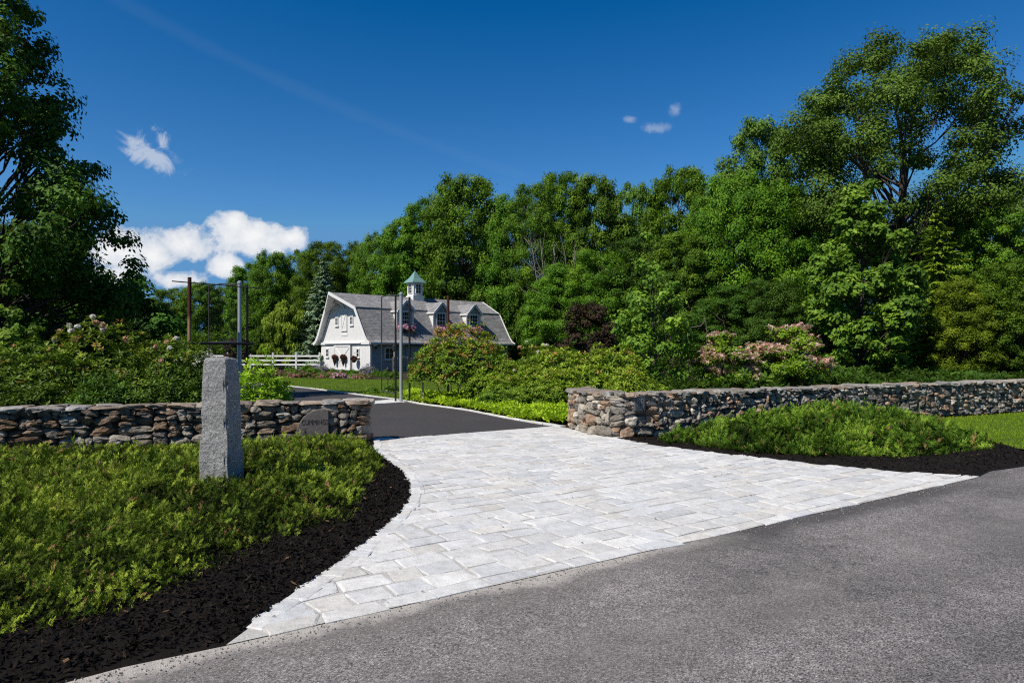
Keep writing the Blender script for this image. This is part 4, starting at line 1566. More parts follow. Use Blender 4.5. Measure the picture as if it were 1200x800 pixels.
FOREST = [  # px, top py, distance, half-width px, kind, leaf, label
    (60, 352, 92, 42, 3, 'd', 'dark far tree seen low through the big left-hand tree'),
    (118, 350, 90, 38, 0, 'd', 'dark far tree right of the big left-hand trunk, low against the cloud'),
    (163, 346, 92, 30, 2, 'd', 'dark far tree at the foot of the cloud, just right of the big left-hand crown'),
    (198, 334, 98, 26, 4, 'm', 'small far tree left of the left rusty pole, under the cloud'),
    (232, 327, 98, 27, 0, 'm', 'far round tree seen between the left rusty pole and the thin gate stile'),
    (263, 330, 100, 25, 3, 'm', 'far tree seen through the left gate leaf, just left of the galvanised post'),
    (292, 304, 90, 26, 2, 'm', 'leftmost tree of the wood, rising right of the left galvanised post'),
    (318, 290, 86, 28, 0, 'm', 'round green tree standing above the pale weeping tree'),
    (350, 286, 88, 28, 4, 'm', 'green tree behind and left of the blue spruce'),
    (383, 277, 84, 32, 1, 'm', 'green tree behind and right of the blue spruce'),
    (412, 274, 86, 30, 3, 'm', 'green tree rising over the barn roof peak'),
    (440, 268, 82, 30, 0, 'm', 'green tree over the left part of the barn roof'),
    (470, 250, 80, 34, 2, 'm', 'green tree rising directly left of the barn cupola'),
    (503, 226, 80, 36, 4, 'm', 'tall green tree rising directly behind the barn cupola'),
    (545, 200, 78, 52, 0, 'm', 'broad domed tree, the tallest right behind the barn'),
    (592, 214, 76, 38, 3, 'm', 'green tree behind the right end of the barn roof'),
    (628, 206, 74, 36, 1, 'm', 'green tree with pale bare limbs showing, first right of the barn'),
    (660, 193, 76, 34, 1, 'm', 'tall tree with pale limbs in the middle of the wood'),
    (700, 198, 74, 38, 2, 'm', 'tall tree of the wood above the purple shrub'),
    (740, 203, 76, 32, 4, 'o', 'greyer green tree of the wood above the young tulip tree'),
    (792, 188, 74, 42, 2, 'm', 'tall dark-sided tree of the wood right of the young tulip tree'),
    (828, 222, 70, 30, 0, 'm', 'lower tree of the wood with sky between it and the tall right-hand trees'),
    (878, 127, 72, 54, 4, 'o', 'tall loose-crowned tree left of the great open tree on the right'),
    (1212, 196, 62, 50, 1, 'o', 'tall grey-green tree cut by the right edge of the photo'),
    (560, 318, 84, 44, 2, 'm', 'lower dense tree at the wood edge, right behind the barn roof'),
    (622, 322, 76, 40, 0, 'd', 'dark lower tree at the wood edge, first right of the barn gable end'),
    (655, 300, 66, 44, 3, 'm', 'lower dense tree of the wood edge, above and left of the purple shrub'),
    (705, 288, 62, 46, 0, 'm', 'lower dense tree of the wood edge, behind the purple shrub'),
    (752, 270, 62, 46, 4, 'd', 'dark lower tree of the wood edge behind the young tulip tree'),
    (808, 268, 56, 44, 2, 'm', 'lower dense tree of the wood edge above the pale crooked branch'),
    (858, 192, 56, 52, 0, 'm', 'big rounded tree of the wood edge behind the left pink dogwood'),
    (915, 200, 54, 56, 3, 'm', 'big dense tree behind the right pink dogwood'),
    (968, 214, 56, 46, 2, 'o', 'grey-green tree between the dense tree and the bright tulip tree'),
    (845, 330, 44, 42, 4, 'd', 'dark low tree behind the left pink dogwood'),
    (905, 322, 42, 40, 0, 'd', 'dark low tree directly behind the right pink dogwood'),
    (1060, 250, 50, 40, 3, 'd', 'dark tree filling the gap below the great open tree'),
    (1115, 238, 50, 46, 0, 'o', 'grey-green tree under the right half of the great open tree'),
    (1165, 240, 46, 46, 2, 'm', 'green tree near the right edge, behind the yellow-green hemlock'),
    (1128, 318, 36, 40, 3, 'y', 'low yellow-green tree just behind the wall, right of the hemlock'),
    (1185, 300, 36, 46, 4, 'm', 'low dark tree just behind the wall at the right edge'),
]
for i, (px, py, D, hw, k, lf, lab) in enumerate(FOREST):
    H = PZ(py, D) + 0.03
    Rw = hw * D / FPX * 1.12
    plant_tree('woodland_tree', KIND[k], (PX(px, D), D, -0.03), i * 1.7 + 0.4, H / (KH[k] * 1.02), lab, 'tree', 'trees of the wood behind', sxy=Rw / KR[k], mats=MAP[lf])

# the great open-crowned tree on the right
OAKP = [(0.32, 0.30), (0.40, 0.60), (0.50, 0.92), (0.62, 1.0), (0.76, 0.98), (0.88, 0.86), (1.0, 0.6)]
oak = tree_meshes(232, 24.2, 8.1, OAKP, trunk_h=0.30, trunk_r=0.50, n_clump=165, clump=0.150, leaf=0.21, n_leaf=108000, mat='leaf_oak', limb_show=0.3, sub=9, spread=0.34, flat=0.7)
D = 50
plant_tree('great_tree', oak, (PX(1052, D), D, -0.03), 2.4, 1.0, 'tallest tree, wide open crown with the trunk and sky showing through, upper right', 'tree')
# bright tulip tree just behind the wall
tulip = tree_meshes(212, 10.4, 2.9, OVAL, trunk_h=0.1, trunk_r=0.14, n_clump=120, clump=0.20, leaf=0.24, n_leaf=30000, mat='leaf_bright', sub=10, spread=0.27)
D = 36
plant_tree('tulip_tree', tulip, (PX(1012, D), D, -0.03), 0.2, 1.03, 'bright green glossy-leaved tree behind the wall, in front of the great open tree', 'tree')
hem = conifer_meshes(213, 9.6, 2.9, 'leaf_hemlock', n_lev=34, leaf=0.24, droop=0.36, dens=3.0, ragged=0.34)
D = 40
plant_tree('hemlock_tree', hem, (PX(1100, D), D, -0.03), 0.3, 1.13, 'yellow-green feathery hemlock behind the wall near the right edge', 'tree')
# young tulip tree in the middle
ytulip = tree_meshes(214, 5.0, 1.35, [(0.10, 0.75), (0.25, 1.0), (0.45, 0.85), (0.65, 0.55), (0.85, 0.28), (1.0, 0.06)], trunk_h=0.08, trunk_r=0.05, n_clump=54, clump=0.22, leaf=0.13, n_leaf=5600, mat='leaf_bright', sub=7, spread=0.32, limb_show=0.9)
D = 21.5
plant_tree('young_tree', ytulip, (PX(765, D), D, -0.03), 0.9, 1.14, 'young airy bright green tree behind the near end of the right-hand wall', 'tree')
# purple smoke bush
smoke = tree_meshes(215, 3.7, 1.35, ROUND, trunk_h=0.05, trunk_r=0.05, n_clump=46, clump=0.27, leaf=0.09, n_leaf=15000, mat='leaf_purple', sub=8)
D = 27
plant_tree('purple_bush', smoke, (PX(693, D), D, -0.03), 0, 1.0, 'dark purple-leaved bush left of the young airy tree', 'shrub')
D = 44
plant_tree('purple_bush', smoke, (PX(279, D), D, -0.03), 1.2, 0.72, 'dark purple bush behind the foot of the left galvanised post', 'shrub')
# blue spruce and weeping trees by the barn
spr = conifer_meshes(216, 9.6, 2.5, 'leaf_spruce', n_lev=32, leaf=0.40, droop=0.26, dens=3.2, ragged=0.18)
D = 66
plant_tree('blue_spruce', spr, (PX(379, D), D, -0.03), 0.2, 1.12, 'blue-grey spruce beside the left corner of the barn', 'conifer', sxy=1.25)
wil = tree_meshes(217, 7.0, 2.5, [(0.1, 0.85), (0.35, 1.0), (0.6, 0.95), (0.8, 0.7), (0.95, 0.35), (1.0, 0.2)], trunk_h=0.12, n_clump=60, clump=0.24, leaf=0.42, n_leaf=26000, mat='leaf_willow', sub=8, sag=0.55)
D = 66
plant_tree('weeping_tree', wil, (PX(336, D), D, -0.03), 0.5, 0.96, 'pale green weeping tree left of the blue spruce', 'tree')
D = 70
plant_tree('weeping_tree', wil, (PX(306, D), D, -0.03), 2.5, 0.62, 'smaller green weeping tree half hidden left of the pale one', 'tree', mats=M['leaf_mid'])
# big left-hand tree
LP = [(0.10, 0.62), (0.2, 0.92), (0.30, 1.0), (0.40, 0.86), (0.52, 0.62), (0.66, 0.52), (0.8, 0.40), (0.92, 0.24), (1.0, 0.08)]
left = tree_meshes(218, 14.5, 5.0, LP, trunk_h=0.12, trunk_r=0.22, n_clump=210, clump=0.14, leaf=0.16, n_leaf=80000, mat='leaf_dark', sub=10, spread=0.28, limb_show=0.7)
D = 20
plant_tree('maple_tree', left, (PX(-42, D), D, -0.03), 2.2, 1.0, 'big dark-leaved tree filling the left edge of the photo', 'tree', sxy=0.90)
dk = tree_meshes(219, 6.2, 4.2, ROUND, trunk_h=0.1, trunk_r=0.16, n_clump=110, clump=0.19, leaf=0.2, n_leaf=42000, mat='leaf_dark', sub=10, vbias=-0.12)
D = 27
plant_tree('dark_tree', dk, (PX(105, D), D, -0.03), 0.7, 0.78, 'low dark tree behind the rhododendrons, right of the big left-hand tree', 'tree')
D = 31
plant_tree('dark_tree', dk, (PX(20, D), D, -0.03), 2.7, 0.9, 'dark low tree behind the big left-hand tree at the photo edge', 'tree')
sap = tree_meshes(220, 3.2, 0.95, OVAL, trunk_h=0.1, trunk_r=0.03, n_clump=34, clump=0.26, leaf=0.12, n_leaf=4200, mat='leaf_bright', sub=7, spread=0.3)
D = 15.5
plant_tree('sapling', sap, (PX(12, D), D, -0.03), 0.4, 1.02, 'bright green sapling at the left edge, above the rhododendrons', 'sapling')

# bare pale tree and dead branch at the wood edge
def bare_tree(seed, H, n, r, spreadv):
    global rng
    keep, rng = rng, np.random.default_rng(seed)
    b = MB()
    for s in range(n):
        a = rng.uniform(0, 2 * PI); sp = rng.uniform(0.3, 1.0) * spreadv
        k = 7
        z = np.linspace(0, H * rng.uniform(0.75, 1.0), k)
        u = np.linspace(0, 1, k)
        x = math.cos(a) * sp * u ** 1.3 + rng.normal(0, 0.02 * H * 0.5, k) * u; y = math.sin(a) * sp * u ** 1.3 + rng.normal(0, 0.01 * H, k) * u
        pts = np.column_stack([x, y, z])
        b.tube(pts, r * (1 - 0.85 * u), 6, cap=False)
        for q in range(5):
            i = rng.integers(3, k - 1)
            e = pts[i] + np.array([rng.normal(0, 0.09 * H), rng.normal(0, 0.06 * H), rng.uniform(0.05, 0.16) * H])
            b.tube([pts[i], (pts[i] + e) / 2 + rng.normal(0, 0.01 * H, 3), e], [r * 0.4, r * 0.3, r * 0.1], 5, cap=False)
    rng = keep
    return b


D = 68.5
o = bare_tree(31, 14.5, 5, 0.10, 3.0).build('bare_tree', M['bark_pale'], smooth=True, recalc=False)
o.location = (PX(640, D), D, -0.03); tag(o, 'bare pale grey trunks standing in front of the wood, right of the barn', 'tree')
o = bare_tree(33, 14.0, 3, 0.10, 2.6).build('bare_tree', M['bark_pale'], smooth=True, recalc=False)
o.location = (PX(676, 69), 69, -0.03); tag(o, 'bare pale trunks in the wood above the purple bush', 'tree')
b = MB(); D = 24
b.tube([(0, 0, 0), (0.02, 0, 1.4), (0.0, 0, 2.1), (0.1, 0, 2.25), (0.45, 0, 2.3), (0.62, 0, 2.5), (0.55, 0.05, 2.75)], [0.022, 0.02, 0.018, 0.018, 0.016, 0.013, 0.005], 6)
b.tube([(0.62, 0, 2.5), (0.66, 0, 2.2), (0.66, 0.02, 1.7)], [0.012, 0.01, 0.006], 5)
o = b.build('dead_branch', M['twig'], smooth=True, recalc=False); o.location = (PX(806, D), D, 0.25); tag(o, 'crooked pale dead branch standing between the young tree and the dogwood', 'dead branch')

# ------------------------------------------------------------------ shrubs
def rosette(nl=8, tilt=0.45, wid=0.34):
    v, f = [], []
    for i in range(nl):
        a = i * 2 * PI / nl + 0.3 * (i % 2)
        tl = tilt + 0.28 * ((i * 5) % 3 - 1)
        d = np.array([math.cos(a) * math.cos(tl), math.sin(a) * math.cos(tl), math.sin(tl)])
        s = np.array([-math.sin(a), math.cos(a), 0])
        k = len(v)
        v.extend([d * 0.08, d * 0.55 + s * wid * 0.5, d * 1.0 + np.array([0, 0, -0.12]), d * 0.55 - s * wid * 0.5])
        f.append([k, k + 1, k + 2, k + 3])
    return np.array(v), np.array(f)


RO_V, RO_F = rosette()
FL_V, FL_F = rosette(9, 0.25, 0.6)


def shrub_meshes(seed, rx, ry, h, n_ros, ros, mat, n_mound=14, vbase=0.45, vtop=0.28, tipcol=0.0, stems=True, low=0.0):
    """mounded broad-leaved shrub: stems and leaf whorls over overlapping mounds"""
    global rng
    keep, rng = rng, np.random.default_rng(seed)
    md = []
    for i in range(n_mound):
        a = i * 2.399; u = math.sqrt((i + 0.5) / n_mound)
        r = rng.uniform(0.30, 0.46)
        cx, cy = math.cos(a) * u * rx * 0.78, math.sin(a) * u * ry * 0.78
        top = h * (1 - 0.45 * u ** 2.2) * rng.uniform(0.86, 1.06)
        rz_ = max(top * 0.5, 0.2)
        md.append((np.array([cx, cy, max(top - rz_ * 0.95, 0.1 * h)]), np.array([r * rx * 1.0, r * ry * 1.0, rz_])))
    P, A, D_ = [], [], []
    per = n_ros // n_mound
    for c, r in md:
        d = rand_dirs(per); d[:, 2] = np.abs(d[:, 2]) * 0.9 - 0.25; d = unit(d)
        sh = rng.uniform(0.72, 1.05, (per, 1))
        p = c + d * r * sh
        p += rng.normal(0, 0.03, p.shape)
        inn = np.zeros(per, bool)
        for c2, r2 in md:
            inn |= (np.sum(((p - c2) / (r2 * 0.82)) ** 2, 1) < 1)
        ok = (~inn | (rng.random(per) < 0.12)) & (p[:, 2] > low * h + 0.05)
        P.append(p[ok]); D_.append(d[ok])
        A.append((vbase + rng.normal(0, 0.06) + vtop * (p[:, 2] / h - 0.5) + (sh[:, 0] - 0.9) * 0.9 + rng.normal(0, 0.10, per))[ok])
    P = np.concatenate(P); D_ = np.concatenate(D_); A = np.concatenate(A)
    ax = D_ * 0.7 + np.array([0, 0, 0.75]) + rng.normal(0, 0.25, P.shape)
    v, f = scatter(RO_V, RO_F, P, ax, ros * rng.uniform(0.7, 1.25, len(P)))
    k = len(RO_F)
    A = np.clip(A, 0.03, 0.86)
    if tipcol:
        tip = (rng.random(len(P)) < tipcol * np.clip(P[:, 2] / h * 1.5 - 0.25, 0, 1))
        A[tip] = rng.uniform(0.90, 1.0, tip.sum())
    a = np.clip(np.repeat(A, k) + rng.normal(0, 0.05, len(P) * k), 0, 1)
    cb = MB().add(v, f, a)
    tb = MB()
    ns = 9 if stems else 4
    for i in range(ns):
        c, r = md[rng.integers(len(md))]
        b0 = np.array([c[0] * 0.25, c[1] * 0.25, 0.0]) + rng.normal(0, 0.06, 3) * np.array([1, 1, 0])
        m1 = b0 * 0.5 + c * 0.5 + rng.normal(0, 0.10, 3); m1[2] = c[2] * 0.45
        tb.tube([b0, m1, c + np.array([0, 0, r[2] * 0.5])], [0.022, 0.016, 0.006], 5, cap=False)
    surf = (P[P[:, 2] > 0.7 * h], )
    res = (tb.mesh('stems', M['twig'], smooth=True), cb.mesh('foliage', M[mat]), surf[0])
    rng = keep
    return res


def truss(seed, size):
    global rng
    keep, rng = rng, np.random.default_rng(seed)
    n = 16
    d = rand_dirs(n); d[:, 2] = np.abs(d[:, 2])
    v, f = scatter(FL_V, FL_F, d * size * 0.5, d, size * 0.42)
    b = MB().add(v, f, np.clip(np.repeat(rng.random(n), len(FL_F)), 0, 1))
    rng = keep
    return b.mesh('flower')


TR = truss(5, 0.10)


def shrub(name, ms, loc, rz, label, cat='shrub', group=None, flowers=(), fmat=None, scale=1.0, fsize=1.0):
    root = empty(name, (loc[0], loc[1], 0), rz, label, cat, group)
    root.scale = (scale,) * 3 if np.ndim(scale) == 0 else scale
    link('stems', ms[0], None, root)
    link('foliage', ms[1], None, root)
    for i, (dx, dz, m) in enumerate(flowers):
        # a bloom on the crown where the photograph shows it: dx across, near height dz
        ca, sa = math.cos(-rz), math.sin(-rz)
        S_ = ms[2]
        w = np.column_stack([S_[:, 0] * math.cos(rz) - S_[:, 1] * math.sin(rz), S_[:, 0] * math.sin(rz) + S_[:, 1] * math.cos(rz)])
        q = np.abs(w[:, 0] - dx) * 1.5 + np.abs(S_[:, 2] - dz) + 0.25 * (w[:, 1] - w[:, 1].min())
        p = S_[np.argmin(q)]
        me = TR if m.name == 'petal_white' else TR
        o = link('flower', me, None, root, tuple(p + np.array([0, 0, 0.03])))
        if len(me.materials) == 0:
            me.materials.append(m)
        o.material_slots[0].link = 'OBJECT'; o.material_slots[0].material = m
        o.scale = (fsize,) * 3
        o.rotation_euler = (0.2 * i, 0.1, i)
    return root


W_, P_ = M['petal_white'], M['petal_peach']
rhA = shrub_meshes(301, 1.75, 1.5, 2.35, 3400, 0.125, 'leaf_rhodo', n_mound=16, vbase=0.33, tipcol=0.10)  # low leaf values on the left-hand rhododendrons paint in their deep shade
rhB = shrub_meshes(302, 1.7, 1.4, 1.9, 3000, 0.125, 'leaf_rhodo', n_mound=14, vbase=0.30, tipcol=0.03)
rhC = shrub_meshes(303, 1.2, 0.7, 1.25, 2000, 0.115, 'leaf_rhodo', n_mound=12, vbase=0.12)
Y = 14.6
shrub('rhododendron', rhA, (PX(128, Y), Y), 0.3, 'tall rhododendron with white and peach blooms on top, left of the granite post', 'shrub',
      flowers=[(-0.55, 2.2, W_), (-0.3, 2.3, W_), (-0.45, 2.1, W_), (-1.0, 2.0, P_), (-0.05, 2.3, P_), (-0.9, 2.1, P_), (-1.2, 1.7, P_), (0.15, 2.25, W_), (0.35, 2.1, P_), (-0.7, 2.25, W_), (-0.15, 1.9, P_), (0.6, 1.9, P_), (-1.05, 1.85, W_)], fsize=1.0)
Y = 14.9
shrub('rhododendron', rhB, (PX(200, Y), Y), 1.9, 'rhododendron with a few pale blooms beside the left rusty pole', 'shrub', scale=(0.72, 0.9, 1.06),
      flowers=[(0.5, 1.75, W_), (0.3, 1.7, P_), (0.55, 1.2, P_), (0.1, 1.7, P_), (0.45, 1.6, W_)], fsize=0.9)
Y = 13.6
shrub('rhododendron', rhB, (PX(25, Y), Y), 0.0, 'flowerless broad rhododendron behind the wall at the left edge', 'shrub', scale=(1.1, 1, 0.98))
Y = 14.4
shrub('rhododendron', rhB, (PX(-75, Y), Y), 2.0, 'rhododendron mostly outside the left edge of the photo', 'shrub', scale=1.1)
for px, Y, rz, s, lab in ((35, 12.15, 0.6, (1.0, 0.8, 0.9), 'low dark glossy shrub close behind the wall at the left edge'), (125, 12.6, 2.1, (0.9, 0.9, 1.02), 'low dark glossy shrub close behind the wall, below the tall rhododendron'), (205, 13.0, 4.0, (0.85, 0.9, 1.0), 'low dark glossy shrub close behind the wall, just left of the granite post')):
    shrub('laurel_shrub', rhC, (PX(px, Y), Y), rz, lab, 'shrub', 'low shrubs behind the left wall', scale=s)
mk = shrub_meshes(304, 0.75, 0.7, 1.6, 1500, 0.10, 'leaf_cover', n_mound=12, vbase=0.30, vtop=0.35)
Y = 15.2
shrub('bright_shrub', mk, (PX(303, Y), Y), 0.0, 'yellow-green leafy bush just right of the granite post, beside the driveway', 'shrub')
# right of the drive
rhD = shrub_meshes(305, 1.65, 1.4, 2.6, 5200, 0.145, 'leaf_rhodo', n_mound=20, vbase=0.48, tipcol=0.42, low=0.10)
Y = 21.6
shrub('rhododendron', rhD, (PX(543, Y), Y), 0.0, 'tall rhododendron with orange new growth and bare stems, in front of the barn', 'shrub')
rhE = shrub_meshes(306, 1.6, 1.3, 1.75, 3800, 0.14, 'leaf_rhodo', n_mound=15, vbase=0.53, tipcol=0.02)
Y = 19.6
for k, (px, Y, rz, s, lab, fl) in enumerate((
        (655, 20.2, 0.0, (0.95, 1, 1.02), 'rounded light green rhododendron in the middle of the bank, left of the wall end', [(-0.6, 1.6, W_)]),
        (712, 19.6, 1.4, (1.0, 1, 1.04), 'light green rhododendron behind the near end of the right-hand wall', []),
        (592, 20.6, 2.4, (0.75, 0.9, 0.78), 'lower light green rhododendron between the orange-tipped one and the bank', [(0.4, 1.4, W_), (0.5, 1.2, P_)]),
        (655, 18.8, 3.3, (0.8, 0.7, 0.66), 'small low rhododendron at the front of the bank above the yellow ground cover', []),
        (740, 17.6, 5.0, (0.7, 0.6, 0.72), 'low rhododendron tucked behind the wall below the young airy tree', []),
        (598, 19.6, 4.1, (0.6, 0.6, 0.58), 'lowest rounded rhododendron beside the driveway edging', []))):
    shrub('rhododendron', rhE, (PX(px, Y), Y), rz, lab, 'shrub', 'light green rhododendrons on the bank', scale=s, flowers=fl, fsize=0.9)
rhF = shrub_meshes(307, 1.0, 0.9, 1.85, 900, 0.13, 'leaf_rhodo', n_mound=10, vbase=0.33, tipcol=0.3)
Y = 24.5
shrub('rhododendron', rhF, (PX(628, Y), Y), 0.0, 'thin brownish shrub with white blooms showing above the bank, right of the barn', 'shrub', scale=1.05,
      flowers=[(-0.3, 1.8, W_), (0.2, 1.75, W_), (0.5, 1.7, W_), (-0.6, 1.6, P_)], fsize=1.1)

# pink dogwoods
def dogwood(seed, label, loc, s):
    tr = tree_meshes(seed, 2.55, 1.35, [(0.25, 0.75), (0.45, 1.0), (0.62, 0.95), (0.8, 0.7), (0.95, 0.3), (1.0, 0.1)], trunk_h=0.15, trunk_r=0.05, n_clump=46, clump=0.24, leaf=0.10, n_leaf=10500, mat='leaf_mid', flat=0.3, sub=8, spread=0.3, vbias=0.2)
    root = plant_tree('dogwood', tr, (loc[0], loc[1], 0), 0.5, s, label, 'tree')
    me = tr[1]
    n = len(me.polygons)
    cen = np.zeros(n * 3, np.float32); me.polygons.foreach_get('center', cen); cen = cen.reshape(-1, 3)
    r = np.random.default_rng(seed)
    key = np.sin(cen[:, 0] * 3.1) + np.sin(cen[:, 1] * 2.7) + np.sin(cen[:, 2] * 5.0 + cen[:, 0]) + r.normal(0, 0.6, n)
    key += cen[:, 2] * 0.9 - cen[:, 1] * 0.5
    pick = np.argsort(-key)[:5200]
    pick = pick[r.permutation(5200)[:3800]]
    p = cen[pick] + np.array([0, 0, 0.04])
    v, f = scatter(FL_V[:16] * 1.0, FL_F[:4], p, np.tile((0, 0, 1.0), (len(p), 1)) + r.normal(0, 0.35, (len(p), 3)), r.uniform(0.055, 0.095, len(p)))
    b = MB().add(v, f, np.repeat(r.random(len(p)), 4))
    o = b.build('blossoms', M['petal_dogwood'], parent=root, recalc=False)
    o['kind'] = 'stuff'
    return root


FL4 = []
for i in range(4):
    a = i * PI / 2
    FL4 += [(0, 0, 0), (0.5 * math.cos(a) - 0.32 * math.sin(a), 0.5 * math.sin(a) + 0.32 * math.cos(a), 0.12), (math.cos(a), math.sin(a), 0.05), (0.5 * math.cos(a) + 0.32 * math.sin(a), 0.5 * math.sin(a) - 0.32 * math.cos(a), 0.12)]
FL_V = np.array(FL4); FL_F = np.arange(16).reshape(4, 4)
dogwood(401, 'larger pink-flowering dogwood behind the right-hand wall', (PX(926, 22), 22), 1.0)
dogwood(402, 'smaller dogwood with pale pink flowers, left of the larger pink one', (PX(848, 21.5), 21.5), 0.88)

# ------------------------------------------------------------------ undergrowth and ground cover
def cover(name, poly, n, size, mat, hmin, hmax, vb=0.45, clumpy=1.0):
    poly = np.asarray(poly)
    lo, hi = poly.min(0), poly.max(0)
    P = rng.random((n * 4, 2)) * (hi - lo) + lo
    P = P[inside(P, poly)][:n]
    m = len(P)
    nz = vn.fbm(P[:, 0], P[:, 1], clumpy, 3)
    z = hmin + (hmax - hmin) * np.clip(nz * 1.6 - 0.3, 0, 1) * rng.random(m) ** 0.5
    ax = rng.normal(0, 0.4, (m, 3)) + np.array([0, 0, 1.0])
    v, f = scatter(RO_V, RO_F, np.column_stack([P, z]), ax, size * rng.uniform(0.6, 1.3, m))
    a = np.clip(np.repeat(vb + 0.6 * (nz - 0.5) + 0.3 * (z - hmin) / max(hmax - hmin, 1e-3) - 0.15 + rng.normal(0, 0.1, m), len(RO_F)), 0, 0.99)
    return tag(MB().add(v, f, a).build(name, M[mat], recalc=False), kind='stuff')


BANK = np.vstack([OUT_EDGE[1:18] + np.array([0.08, 0.0]), [(-2.5, 25.5), (-0.5, 23), (2.5, 18.6), (2.6, 17), (1.7, 15.6)]])
put_sheet('planting_bed', np.vstack([OUT_EDGE[0:20], [(-1, 27), (4, 27), (40, 40), (34, 29.5), (14, 19.6), (3.2, 14.3), (1.9, 15.0)]]), 0.0, M['soil'], 2.0)
cover('ground_cover', BANK, 12000, 0.13, 'leaf_cover', 0.05, 0.30, 0.58, 1.2)
cover('undergrowth', [(2.5, 17.5), (8.2, 18.8), (14, 22), (24, 27.5), (34, 32.5), (40, 44), (20, 44), (6, 38), (2, 28)], 8000, 0.24, 'leaf_under', 0.05, 1.1, 0.22, 0.45)
cover('undergrowth', [(-4, 72), (0, 66), (6, 56), (14, 50), (30, 42), (60, 60), (60, 90), (-20, 95), (-40, 85), (-24, 74)], 9000, 0.6, 'leaf_under', 0.2, 4.0, 0.35, 0.12)
cover('undergrowth', [(-70, 85), (-45, 78), (-24, 75), (-18, 72), (-20, 90), (-50, 100), (-75, 105)], 5000, 0.6, 'leaf_under', 0.2, 4.2, 0.45, 0.12)
cover('undergrowth', [(-26, 12.5), (-13, 13.8), (-8.5, 15.5), (-9.5, 24), (-18, 34), (-40, 40)], 6000, 0.24, 'leaf_under', 0.1, 1.3, 0.3, 0.3)

# ------------------------------------------------------------------ the barn
TH = math.radians(43)
CX, CY = PX(434, 57), 57.0
Lb, Wb = 15.5, 8.6
barn = empty('barn', (CX, CY, 0), TH, 'white and grey gambrel-roofed barn with three dormers and a cupola', 'barn')
fr = lambda y0: (lambda a, z, o: (a, y0 - o, z))            # on the long front, facing the lawn
ga = lambda x0: (lambda a, z, o: (x0 - o, a, z))            # on the gable
EAVE = [(-0.62, 2.42), (-0.20, 2.62), (0.12, 2.98), (0.42, 3.42), (1.70, 5.45)]
RIDGE = (Wb / 2, 6.80)
PROF = EAVE + [RIDGE] + [(Wb - y, z) for y, z in EAVE[::-1]]
# walls
b = MB(); b.prism([(0, 0), (Wb, 0), (Wb, 2.75), (Wb - 0.45, 3.2), (Wb - 1.75, 5.28), (Wb / 2, 6.62), (1.75, 5.28), (0.45, 3.2), (0, 2.75)], lambda p, q, d: (d, p, q), 0.0, 0.2)
b.build('gable_wall', M['white_boards'], parent=barn)
b = MB(); b.prism([(0.03, 0), (Wb, 0), (Wb, 2.7), (Wb - 0.45, 3.15), (Wb - 1.75, 5.25), (Wb / 2, 6.6), (1.75, 5.25), (0.45, 3.15), (0.03, 2.7)], lambda p, q, d: (d, p, q), 0.203, Lb)
b.build('wall', M['grey_boards'], parent=barn)
# roof with a pointed hay hood over the gable
n = len(PROF)
x0 = [-0.45] * n; x0[len(EAVE)] = -1.50
x0[len(EAVE) - 1] = x0[len(EAVE) + 1] = -0.5
V = []
for (y, z), x in zip(PROF, x0): V.append((x, y, z))
for (y, z) in PROF: V.append((Lb + 0.45, y, z))
for (y, z), x in zip(PROF, x0): V.append((x, y, z - 0.15))
for (y, z) in PROF: V.append((Lb + 0.45, y, z - 0.15))
F = []
for i in range(n - 1):
    F += [[i, i + 1, n + i + 1, n + i], [2 * n + i, 3 * n + i, 3 * n + i + 1, 2 * n + i + 1], [i, 2 * n + i, 2 * n + i + 1, i + 1], [n + i, n + i + 1, 3 * n + i + 1, 3 * n + i]]
F += [[0, n, 3 * n, 2 * n], [n - 1, 3 * n - 1, 4 * n - 1, 2 * n - 1]]
b = MB(); b.add(V, F)
b.build('roof', M['shingle'], parent=barn)
b = MB(); b.box(-0.48, Lb + 0.47, 1.60, 1.72, 5.40, 5.475); b.build('roof_flashing', M['galv'], parent=barn)
# white-painted underside of the gable overhang
for j in range(n - 1):
    b = MB()
    p_, q_ = PROF[j], PROF[j + 1]
    b.add([(x0[j], p_[0], p_[1] - 0.156), (0.0, p_[0], p_[1] - 0.156), (0.0, q_[0], q_[1] - 0.156), (x0[j + 1], q_[0], q_[1] - 0.156),
           (x0[j], p_[0], p_[1] - 0.18), (0.0, p_[0], p_[1] - 0.18), (0.0, q_[0], q_[1] - 0.18), (x0[j + 1], q_[0], q_[1] - 0.18)],
          [[0, 1, 2, 3], [7, 6, 5, 4], [0, 4, 5, 1], [1, 5, 6, 2], [2, 6, 7, 3], [3, 7, 4, 0]])
    b.build('soffit', M['white_paint'], parent=barn)
# white bargeboards along the roof edge
for xo, xs in ((0, x0), (1, [Lb + 0.45] * n)):
    b = MB()
    for i in range(n - 1):
        sgn = -1 if xo == 0 else 1
        p = np.array((xs[i] + sgn * 0.03, PROF[i][0], PROF[i][1] - 0.08)); q = np.array((xs[i + 1] + sgn * 0.03, PROF[i + 1][0], PROF[i + 1][1] - 0.08))
        b.beam(p, q, 0.05, 0.26)
    b.build('bargeboard', M['white_paint'], parent=barn)
b = MB()
b.box(-0.45, Lb + 0.45, -0.74, -0.63, 2.28, 2.42); b.box(-0.45, Lb + 0.45, Wb + 0.63, Wb + 0.74, 2.28, 2.42)
b.build('gutter', M['white_paint'], parent=barn)
x = 0.3
while x < Lb:
    b = MB()
    b.box(x, x + 0.08, -0.58, -0.003, 2.2, 2.36); b.prism([(-0.003, 2.0), (-0.003, 2.2), (-0.45, 2.2)], lambda p, q, d: (d, p, q), x + 0.005, x + 0.075)
    b.build('eave_bracket', M['white_paint'], parent=barn)
    x += 1.28
